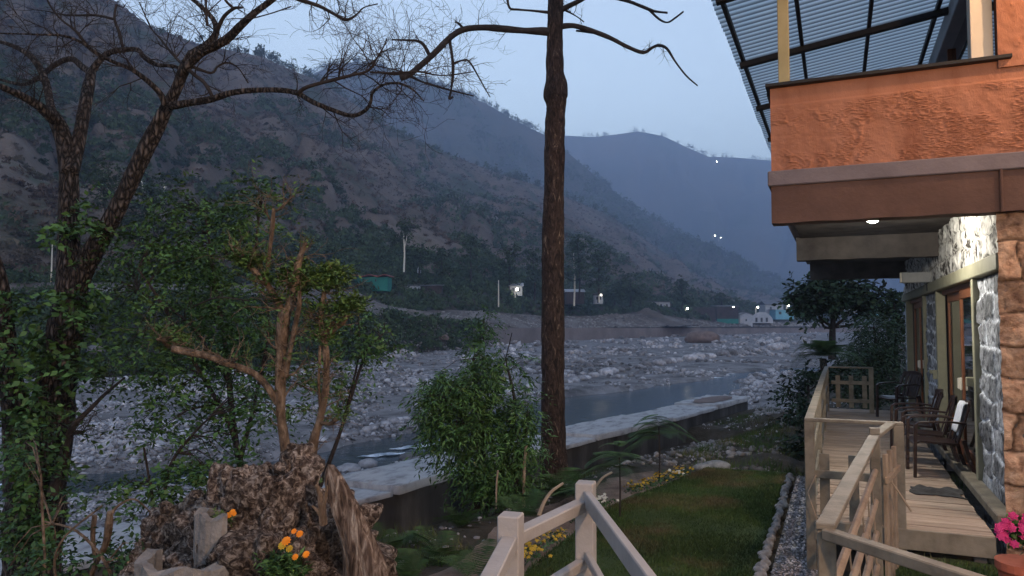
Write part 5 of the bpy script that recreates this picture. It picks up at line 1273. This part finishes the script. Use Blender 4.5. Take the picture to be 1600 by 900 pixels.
# ---------------------------------------------------------------- marigold, pansies, fuchsia
def flower_head(mb, c, r, n=9, tilt=None):
    c = Vector(c); up = Vector(tilt or (0, -.3, 1)).normalized(); x = up.cross(Vector((0, 1, 0.2))).normalized(); y = up.cross(x)
    for ring, (rr, h) in enumerate(((r, 0), (r*.7, r*.22), (r*.4, r*.36))):
        for k in range(n):
            a = 2*math.pi*(k+.5*ring)/n; d = x*math.cos(a)+y*math.sin(a); s_ = up.cross(d)*rr*.36
            mb.add([c+up*h, c+d*rr*.6+s_+up*(h+.1*rr), c+d*rr+up*(h-.1*rr), c+d*rr*.6-s_+up*(h+.1*rr)], [(0,1,2,3)])
mg = empty('marigold_plant', tuple(P(440, 905, DS-.65)), 'marigold with several orange and yellow blooms in front of the root mound', 'flower')
C = in_ell([(440,885,30,22,DS-.70,.1,60),(425,895,20,20,DS-.70,.08,30),(460,900,24,18,DS-.70,.1,40)], rt); Dd = rt.normal(size=C.shape); Dd[:, 2] = np.abs(Dd[:, 2])+.6
V, F, t_ = sprays(C, rt, .05, 5, .038, .32, .1, dirs=Dd); npmesh('leaves', V, F, M['leaf'], mg, tint=t_)
for (a, b_, r, mm) in [(447,845,6.5,'o'),(441,852,6,'y'),(468,834,5,'o'),(478,866,5,'o'),(452,857,5,'y'),(461,870,4.5,'o'),(459,830,4,'o')]:
    m = MB(); flower_head(m, P(a, b_, DS-.78), r*1.15*(DS-.5)/FPX, 10, (.2, -.8, .7)); m.build('bloom', M['flower_orange' if mm == 'o' else 'flower_yellow'], mg)
    m = MB(); m.tube([P(a, b_+1, DS-.77), P((a+445)/2, b_+14, DS-.74), P(442, 885, DS-.70)], .002, 4); m.build('stem', M['leaf'], mg)
mg = empty('marigold_plant', tuple(P(345, 812, DS-.3)), 'few orange marigold blooms inside the cement pocket', 'flower')
C = in_ell([(348,808,16,9,DS-.40,.06,40)], rt); V, F, t_ = sprays(C, rt, .04, 5, .026, .3, .1); npmesh('leaves', V, F, M['leaf_fresh'], mg, tint=t_)
for (a, b_, r) in [(357,805,6),(363,800,5.5),(347,817,4),(366,803,4)]:
    m = MB(); flower_head(m, P(a, b_, DS-.46), r*(DS-.4)/FPX, 10, (.2, -.8, .7)); m.build('bloom', M['flower_orange'], mg)
def pansy(loc, mt, lab, grp):
    root = empty('pansy_plant', loc, lab, 'flower', grp); V, F, t_ = leaves(np.array(loc)+rt.normal(size=(60, 3))*np.array([.07, .07, .02])+np.array([0, 0, .04]), .05*(.6+.6*rt.random(60)), rt, asp=.5, up=.4)
    npmesh('leaves', V, F, M['leaf_dark'], root, tint=t_); m_ = MB()
    for _ in range(14):
        c = np.array(loc)+rt.normal(size=3)*np.array([.07, .07, .012])+np.array([0, 0, .085]); flower_head(m_, c, .024, 5, (rt.normal()*.4, -.5+rt.normal()*.3, 1))
    m_.build('petals', mt, root); return root
pl = [pansy((-2.5, 8, -2.2), M['flower_yellow'], 'low yellow pansy plant in the border along the left lawn edge', 'pansies edging the lawn') for _ in range(3)]
k = 0; y = 6.2
while y < 11.1:
    gap = (7.3 < y < 7.65) or (8.45 < y < 9.35)
    if not gap:
        o = pl[k] if k < 3 else copy_tree(pl[k % 3]); xx = float(lx(np.array(y)))-.10+random.uniform(-.05, .05); o.location = (xx, y, -2.19)
        if k >= 3: o.rotation_euler = (0, 0, random.random()*6)
        sc_ = random.uniform(.75, 1.1); o.scale = (sc_, sc_, sc_); k += 1
    y += random.uniform(.15, .30)
for (yy_, lab) in [(8.55, 'white pansy clump half way along the lawn border'), (8.72, 'second white pansy clump behind the nearer one'), (10.7, 'single white pansy clump near the far end of the lawn border')]:
    o = pansy((float(lx(np.array(yy_)))-.08, yy_, -2.19), M['flower_white'], lab, None)
fp = P(1600, 868, 4.9); fu = empty('potted_flowers', (fp.x, fp.y, -2.2), 'magenta flowers in a terracotta pot at the right edge', 'potted plant')
m = MB(); m.tube([(fp.x, fp.y, -2.2), (fp.x, fp.y, -1.75), (fp.x, fp.y, -1.62), (fp.x, fp.y, -1.60), (fp.x, fp.y, -1.55)], [.09, .13, .15, .165, .165], 24); m.build('pot', M['pot'], fu, smooth=False)
C = in_ell([(1600,832,34,22,4.9,.14,90)], rt); V, F, t_ = sprays(C, rt, .07, 6, .05, .5, .2); npmesh('leaves', V, F, M['leaf'], fu, tint=t_)
m = MB()
for _ in range(46):
    a = rt.random()*6.28; rr_ = rt.random()**.5; flower_head(m, P(1597+math.cos(a)*rr_*38, 830+math.sin(a)*rr_*24-2, 4.72+.1*rt.random()), .030, 6, (-.2, -1, .4))
m.build('petals', M['flower_pink'], fu)

# ---------------------------------------------------------------- dark trees right of the river
def crown_tree(name, lab, cat, px, pyb, dep, crowns, mt, seed, trunk_w=8, leaf=.22, k=10, L=.7, group=None, asp=.55, drp=.25, base_z=None, limbs=True, px_top=None):
    rg_ = np.random.default_rng(seed); b_ = P(px, pyb, dep); root = empty(name, (b_.x, b_.y, b_.z if base_z is None else base_z), lab, cat, group); m_ = MB()
    zc = min(c[1] for c in crowns); zt = crowns[0]
    traced(m_, [(px, pyb+2, trunk_w*1.3), (px+1, (pyb+zt[1])/2+4, trunk_w), (zt[0], zt[1], trunk_w*.5)], dep, zt[4], 8, 4, .08)
    if limbs:
        for c in crowns: traced(m_, [(px+1, (pyb+zt[1])/2+4, trunk_w*.6), ((px+c[0])/2, (pyb+c[1]*2)/3, trunk_w*.4), (c[0], c[1], trunk_w*.18)], dep, c[4], 6, 3, .05)
    m_.build('trunk', M['bark_twig'], root); C = in_ell(crowns, rg_); V, F, t_ = sprays(C, rg_, L, k, leaf, asp, drp); npmesh('crown', V, F, mt, root, tint=t_); return root
LD = M['leaf_silhouette']
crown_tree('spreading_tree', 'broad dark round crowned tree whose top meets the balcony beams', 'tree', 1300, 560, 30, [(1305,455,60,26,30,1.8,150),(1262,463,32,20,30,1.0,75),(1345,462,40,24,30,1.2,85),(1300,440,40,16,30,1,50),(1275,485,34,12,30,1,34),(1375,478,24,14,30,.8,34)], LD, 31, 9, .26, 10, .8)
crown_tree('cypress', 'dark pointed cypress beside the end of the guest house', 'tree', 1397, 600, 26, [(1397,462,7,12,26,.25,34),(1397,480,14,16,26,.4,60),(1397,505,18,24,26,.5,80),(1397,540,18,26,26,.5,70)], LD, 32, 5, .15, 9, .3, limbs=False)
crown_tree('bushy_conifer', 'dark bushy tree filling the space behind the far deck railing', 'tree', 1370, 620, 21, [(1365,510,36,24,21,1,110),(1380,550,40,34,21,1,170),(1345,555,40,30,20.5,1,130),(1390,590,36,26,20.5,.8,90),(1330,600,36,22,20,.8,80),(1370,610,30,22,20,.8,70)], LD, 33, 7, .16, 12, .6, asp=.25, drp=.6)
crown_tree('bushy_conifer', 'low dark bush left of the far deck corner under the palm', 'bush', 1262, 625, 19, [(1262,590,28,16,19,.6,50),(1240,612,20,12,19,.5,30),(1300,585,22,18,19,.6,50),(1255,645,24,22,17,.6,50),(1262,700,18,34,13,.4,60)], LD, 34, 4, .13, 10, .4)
# palm
pm = empty('palm', tuple(P(1290, 610, 19)), 'small palm with arching fronds beyond the far deck corner', 'palm')
m = MB(); traced(m, [(1290,625,12),(1288,590,11),(1286,560,10)], 19, 19, 8); m.build('trunk', M['bark'], pm)
pc = P(1286, 556, 19); st = ([], [])
for i in range(24):
    a = rt.random()*6.283; e = .35+1.1*rt.random(); frond(None, tuple(pc), (math.cos(a)*math.cos(e), math.sin(a)*math.cos(e), math.sin(e)), 1.35*(.7+.4*rt.random()), .30, .8, 44, .006, rt.random(), st)
V = np.concatenate(st[0]); npmesh('fronds', V, np.arange(len(V)).reshape(-1, 4), M['needle'], pm, tint=np.concatenate(st[1]))

# ---------------------------------------------------------------- far bank trees
far = [ # px, base py, dep, crowns(px,py,rx,ry), label
 (1065,478,300,[(1064,443,12,10),(1062,458,16,12),(1069,468,12,6)],'dark bushy tree standing alone on the right part of the far bank'),
 (1127,478,340,[(1125,463,8,9),(1128,470,6,5)],'small leaning dark tree left of the white sheds'),
 (985,474,262,[(985,440,22,18),(975,455,20,14),(1000,458,20,14)],'wide dark tree group leader between the tall trunk and the lone far tree'),
 (905,462,236,[(902,380,22,18),(908,405,26,16),(898,425,24,14)],'tall airy tree rising right behind the tall trunk'),
 (935,468,246,[(935,400,18,20),(940,425,20,18),(930,445,20,12)],'tall dull green tree second right of the tall trunk'),
 (835,466,232,[(832,400,20,20),(840,425,22,18),(828,445,22,10)],'tall tree showing just left of the tall trunk'),
 (795,462,222,[(795,395,18,16),(788,415,24,16),(800,435,20,12)],'broad dark tree above the brightly lit pavilion'),
 (735,452,205,[(735,385,14,20),(730,410,16,16)],'slim grey green tree left of the lit pavilion'),
 (690,448,190,[(690,400,12,20),(694,420,12,14)],'slim leaning tree above the low shack'),
 (632,424,168,[(634,355,18,14),(624,372,14,10)],'pale trunked tree above the green walled shed'),
 (655,425,175,[(657,395,16,14),(654,408,16,10)],'round dark bush tree beside the pale trunked tree'),
 (520,425,150,[(520,395,22,14),(512,405,22,12)],'dark green tree above the teal roofed house'),
 (350,420,120,[(350,330,40,24),(330,355,36,20),(375,360,30,20)],'large green tree on the lower slope behind the leafy shrub'),
 (240,420,110,[(240,300,44,30),(210,340,40,30),(270,345,40,26)],'large bright green tree halfway up the left slope'),
 (165,420,100,[(160,270,34,24),(175,300,40,26)],'dense dark tree right of the forked bare tree'),
 (60,425,95,[(55,380,40,30),(80,395,34,20)],'dark tree mass behind the left roadside pole'),
 (960,474,275,[(958,462,16,8)],'low round tree right of the lit white roofed building'),
 (1150,482,380,[(1150,474,9,6)],'little tree between the lamps beyond the brown boarding')]
for i, (px_, pb_, dp_, cr, lab) in enumerate(far):
    k_ = dp_/FPX; crowns = [(c[0], c[1], c[2], c[3], dp_, c[2]*k_, int(26+c[2]*c[3]*.12)) for c in cr]
    r_ = crown_tree('far_tree', lab, 'tree', px_, pb_+3, dp_, crowns, M['leaf_far'], 100+i, 2.6, 4.4*k_, 9, 9*k_, 'trees on the far bank')
# pale bare trunks
for (px_, a, b_, dp_, lab) in [(631, 425, 362, 166, 'pale bare trunk standing above the shack'), (897, 478, 395, 240, 'pale slender trunk right of the tall central trunk'), (222, 300, 283, 118, 'right one of two white dead trunks on the left slope'), (256, 300, 286, 120, 'white dead trunk left of the leafy shrub top')]:
    m = MB(); traced(m, [(px_,a,3),(px_+1,(a+b_)/2,2.5),(px_-1,b_,1.6)], dp_, dp_, 6); traced(m, [(px_,(a+b_)/2,1.6),(px_+5,b_+6,.8)], dp_, dp_, 5); o = m.build('dead_tree', M['cream'], base=tuple(P(px_, a, dp_))); tag(o, lab, 'tree')
# ================================================================ far houses, poles and lamps
FR = Vector((math.cos(YAW), math.sin(YAW), 0)); FD = Vector((-math.sin(YAW), math.cos(YAW), 0))
def hut(name, lab, cat, px0, px1, pyt, pyb, dep, depth, wallm, roofm, roof='shed', win=(), over=.06, rise=.25, skirt=4.0, rot=0.0, door=None, band=None):
    k = dep/FPX; w_ = (px1-px0)*k; a = P((px0+px1)/2, pyb, dep); zt = P(800, pyt, dep).z; zb = a.z; h = zt-zb
    root = empty(name, tuple(a), lab, cat); X = FR*math.cos(rot)+FD*math.sin(rot); Y = FD*math.cos(rot)-FR*math.sin(rot)
    def loc(u, v, z): q = a+X*u*w_+Y*v*depth; return (q.x, q.y, zb+z)
    def bx(mb, u0, u1, v0, v1, z0, z1):
        vs = [loc(u, v, z) for u in (u0, u1) for v in (v0, v1) for z in (z0, z1)]
        mb.add(vs, [(0,1,3,2),(4,6,7,5),(0,4,5,1),(2,3,7,6),(0,2,6,4),(1,5,7,3)])
    m_ = MB(); bx(m_, -.5, .5, 0, 1, -skirt*0-1.0, h); m_.build('wall', wallm, root)
    m_ = MB(); o = over; rh = rise*h
    if roof == 'shed': vs = [loc(u, v, h+.03*h+z+(rh if v > .5 else 0)) for u in (-.5-o, .5+o) for v in (-.1, 1.1) for z in (0, .04*h+.1)]; m_.add(vs, [(0,1,3,2),(4,6,7,5),(0,4,5,1),(2,3,7,6),(0,2,6,4),(1,5,7,3)])
    elif roof == 'gable':   # ridge along depth, gable end faces the viewer
        vs = [loc(u, v, z) for v in (-.06, 1.06) for (u, z) in ((-.5-o, h*.98), (0, h+rh), (.5+o, h*.98), (.5+o, h*1.03), (0, h+rh+.06*h), (-.5-o, h*1.03))]
        m_.add(vs, [(0,1,4,5),(1,2,3,4),(6,11,10,7),(7,10,9,8),(0,6,7,1),(1,7,8,2),(5,4,10,11),(4,3,9,10),(0,5,11,6),(2,8,9,3)])
        g_ = MB(); g_.add([loc(-.5, .01, h), loc(.5, .01, h), loc(0, .01, h+rh)], [(0,1,2)]); g_.build('gable', wallm, root)
    elif roof == 'ridge':   # ridge parallel to the front
        vs = [loc(u, v, z) for u in (-.5-o, .5+o) for (v, z) in ((-.12, h*.96), (.5, h+rh), (1.12, h*.96), (1.12, h*1.02), (.5, h+rh+.07*h), (-.12, h*1.02))]
        m_.add(vs, [(0,1,4,5),(1,2,3,4),(6,11,10,7),(7,10,9,8),(0,6,7,1),(1,7,8,2),(5,4,10,11),(4,3,9,10),(0,5,11,6),(2,8,9,3)])
    elif roof == 'wavy':
        n = 12; vs = []
        for i in range(n+1):
            u = -.5-o+(1+2*o)*i/n; zz = h+rh*.5*(1+math.sin(i*1.35)); vs += [loc(u, -.15, zz), loc(u, 1.1, zz+.1*h), loc(u, 1.1, zz+.18*h), loc(u, -.15, zz+.08*h)]
        m_.add(vs, [(i*4+j, i*4+(j+1) % 4, i*4+4+(j+1) % 4, i*4+4+j) for i in range(n) for j in range(4)]+[(3,2,1,0), (n*4, n*4+1, n*4+2, n*4+3)])
    m_.build('roof', roofm, root)
    for (u, z, ww, hh) in win:
        m_ = MB(); bx(m_, u-ww/2, u+ww/2, -.02, .0-.001, z*h, (z+hh)*h); m_.build('window', M['dark_open'], root)
    if band:
        m_ = MB(); bx(m_, -.5, .5, -.012, -.001, band[0]*h, band[1]*h); m_.build('band', band[2], root)
    return root
hut('shed', 'long teal walled shed with wavy red sheet roof on the far bank', 'shed', 552, 606, 433, 447, 150, 5, M['wh_teal'], M['wh_red'], 'wavy', [(-.2,.55,.04,.2),(.15,.5,.03,.25)], .06, .22)
hut('house', 'teal roofed low house behind the pollarded shrubs', 'house', 470, 508, 421, 433, 150, 5, M['wh_teal'], M['wh_teal'], 'shed', [(-.25,.3,.1,.4),(.2,.3,.1,.4)], .05, .25)
hut('shack', 'small shack with pale printed front and tin roof', 'shack', 632, 657, 447, 459, 172, 3, M['wh_white'], M['wh_grey'], 'shed', [(-.2,.25,.06,.3),(0,.2,.08,.35),(.2,.25,.07,.3)], .05, .15, rot=.35)
hut('shack', 'dull brown tin roofed shack joined right of the pale fronted one', 'shack', 658, 690, 447, 461, 174, 4, M['wh_brown'], M['wh_grey'], 'shed', [(.35,.3,.1,.4)], .05, .15)
hut('tank_box', 'tiny white water tank box on a dark stand above the shack', 'tank', 652, 657, 416, 420, 180, 1, M['wh_white'], M['wh_white'], 'shed', (), .02, .1)
hut('pavilion', 'lit white pavilion among trees left of the tall trunk', 'pavilion', 797, 816, 447, 457, 222, 5, M['wh_white'], M['wh_white'], 'ridge', [(-.25,.2,.14,.5),(.25,.2,.14,.5)], .12, .5)
hut('hotel_building', 'low building with two pale roofs right of the tall trunk', 'building', 884, 913, 456, 470, 243, 7, M['wh_brown'], M['wh_white'], 'ridge', [(-.3,.3,.1,.4),(0,.3,.1,.4),(.3,.3,.1,.4)], .05, .3)
hut('cottage', 'tiny cottage with bright white windows beside the pale roofed building', 'cottage', 929, 942, 461, 470, 248, 4, M['wh_white'], M['wh_brown'], 'ridge', [(-.2,.2,.18,.5),(.2,.2,.18,.5)], .1, .4)
hut('building', 'long low building with patchy white upper wall above the gravel heap', 'building', 1010, 1047, 472, 483, 300, 8, M['wh_white'], M['wh_grey'], 'shed', [(-.35,.2,.08,.5),(-.1,.2,.08,.5),(.12,.2,.08,.5),(.36,.2,.08,.5)], .03, .1, band=(-.1,.35,M['wh_brown']))
hut('boarding', 'dark brown boarded compound wall right of the gravel heap', 'boarding', 1068, 1118, 482, 499, 318, 1.5, M['wh_brown'], M['wh_brown'], 'shed', (), .0, .02)
hut('boarded_shed', 'tall dark boarded shed with teal base and white strip', 'shed', 1120, 1154, 480, 505, 322, 8, M['wh_brown'], M['wh_grey'], 'shed', [(-.33,.45,.1,.2)], .02, .06, band=(-.02,.27,M['wh_teal']))
hut('white_shed', 'small white gabled shed right of the dark boarded shed', 'shed', 1156, 1176, 492, 507, 330, 7, M['wh_white'], M['wh_grey'], 'gable', [(0,.35,.12,.2)], .06, .22)
hut('blue_house', 'light blue house with flat roof beyond the white tent', 'house', 1212, 1240, 484, 496, 385, 9, M['wh_blue'], M['wh_white'], 'shed', [(-.25,.4,.14,.35),(.2,.4,.14,.35)], .04, .05)
hut('house', 'white upper storey house with dark roof behind the blue house', 'house', 1196, 1224, 476, 488, 395, 10, M['wh_white'], M['wh_grey'], 'ridge', [(-.2,.3,.1,.4),(.2,.3,.1,.4)], .04, .45)
hut('house', 'pale house seen through the gap under the spreading tree', 'house', 1322, 1345, 468, 484, 200, 8, M['wh_white'], M['wh_grey'], 'ridge', [(-.2,.3,.12,.4),(.2,.3,.12,.4)], .05, .3)
hut('house', 'bluish flat roofed house between spreading tree and cypress', 'house', 1352, 1384, 472, 490, 210, 8, M['wh_blue'], M['wh_grey'], 'shed', [(-.25,.3,.1,.4),(.2,.3,.1,.4)], .05, .1)
# white vaulted tent
tp = P(1190, 503, 350); te = empty('vaulted_tent', tuple(tp), 'white half round vaulted tent beside the white gabled shed', 'tent')
kk = 350/FPX; n = 16; vs = []
for i in range(9):
    v = i/8*12
    for j in range(n+1):
        a = math.pi*j/n; rr = (1+.02*math.sin(i*1.6)); q = tp+FR*(-math.cos(a)*18*kk*rr+v*.35)+FD*v; vs.append((q.x, q.y, tp.z-.5+math.sin(a)*17*kk*rr))
F = [tuple(q) for q in grid(9, n+1).tolist()]+[tuple(range(n+1))[::-1], tuple(range(8*(n+1), 9*(n+1)))]
npmesh('canopy', vs, F, M['wh_white'], te)
for s_ in (-.45, 0, .45):
    q = tp+FR*(s_*18*kk)-FD*.08; MB().box((q.x, q.y, tp.z+1.0), (1.0, .06, 2.0), rz=YAW).build('window', M['dark_open'], te)
# poles and lit lamps
def pole(px_, pyb_, pyt_, dep, lab, lit=None, wd=2.2, cat='pole', name='utility_pole', mt=None):
    a = P(px_, pyb_, dep); zt = P(px_, pyt_, dep).z; k_ = dep/FPX; root = empty(name, tuple(a), lab, cat)
    MB().tube([(a.x, a.y, a.z-.6), (a.x, a.y, (a.z+zt)/2), (a.x, a.y, zt)], [wd*k_*.55, wd*k_*.45, wd*k_*.35], 8).build('post', mt or M['cream'], root)
    q = Vector((a.x, a.y, zt))
    if lit:
        m_ = MB(); m_.bar(q, q+FR*k_*3, k_*.8, k_*.8, 0); m_.build('arm', M['steel'], root)
        m_ = MB(); c = q+FR*k_*3.2; lit = lit*.72; m_.tube([c+Vector((0,0,k_*lit*.5)), c, c-Vector((0,0,k_*lit*.5))], [k_*lit*.25, k_*lit*.5, k_*lit*.25], 10); m_.build('lamp_head', M['lamp_far'], root)
    else: MB().bar(q-FR*k_*5-Vector((0,0,k_*4)), q+FR*k_*5-Vector((0,0,k_*4)), k_*.8, k_*.8, 0).build('crossarm', M['steel'], root)
pole(80, 440, 378, 82, 'pale pole beside the road at the far left')
pole(779, 476, 438, 190, 'grey utility pole left of the tall trunk')
pole(805, 462, 452, 219, 'street lamp glowing in front of the lit pavilion', 5, cat='street lamp', name='street_lamp')
pole(1071, 492, 482, 310, 'lit street lamp above the brown boarding', 3.6, cat='street lamp', name='street_lamp')
pole(1143, 490, 479, 330, 'lit lamp above the tall dark boarded shed', 3.6, cat='street lamp', name='street_lamp')
pole(1181, 492, 480, 356, 'lit lamp rising over the white vaulted tent', 3.4, cat='street lamp', name='street_lamp')
pole(1229, 486, 477, 380, 'lit lamp above the blue house', 3.6, cat='street lamp', name='street_lamp')
pole(1244, 496, 479, 370, 'lit lamp on a leaning pole right of the blue house', 4.2, cat='street lamp', name='street_lamp')
pole(936, 470, 461, 244, 'small bright lamp beside the tiny cottage', 3.0, cat='street lamp', name='street_lamp')
pole(1117, 258, 252, 2440, 'single white light high on the far hill ridge', 2.4, wd=.6, cat='light', name='hill_light')
pole(1114, 374, 368, 1800, 'pair of lights low on the far hill, left one', 2.2, wd=.6, cat='light', name='hill_light')
pole(1123, 377, 371, 1800, 'pair of lights low on the far hill, right one', 1.4, wd=.6, cat='light', name='hill_light')
# guard stones along the left road
for (px_, py_, dp_, s_, lab) in [(150, 548, 52, 22, 'pale round boulder behind the big left tree'), (693, 528, 118, 14, 'brown concrete block below the cliff edge of the left bank')]:
    c = P(px_, py_, dp_); s2 = s_*dp_/FPX; boulder('boulder', tuple(c), (s2*1.4, s2, s2*.9), M['rock_brown' if px_ > 600 else 'rock'], lab, None, int(px_))
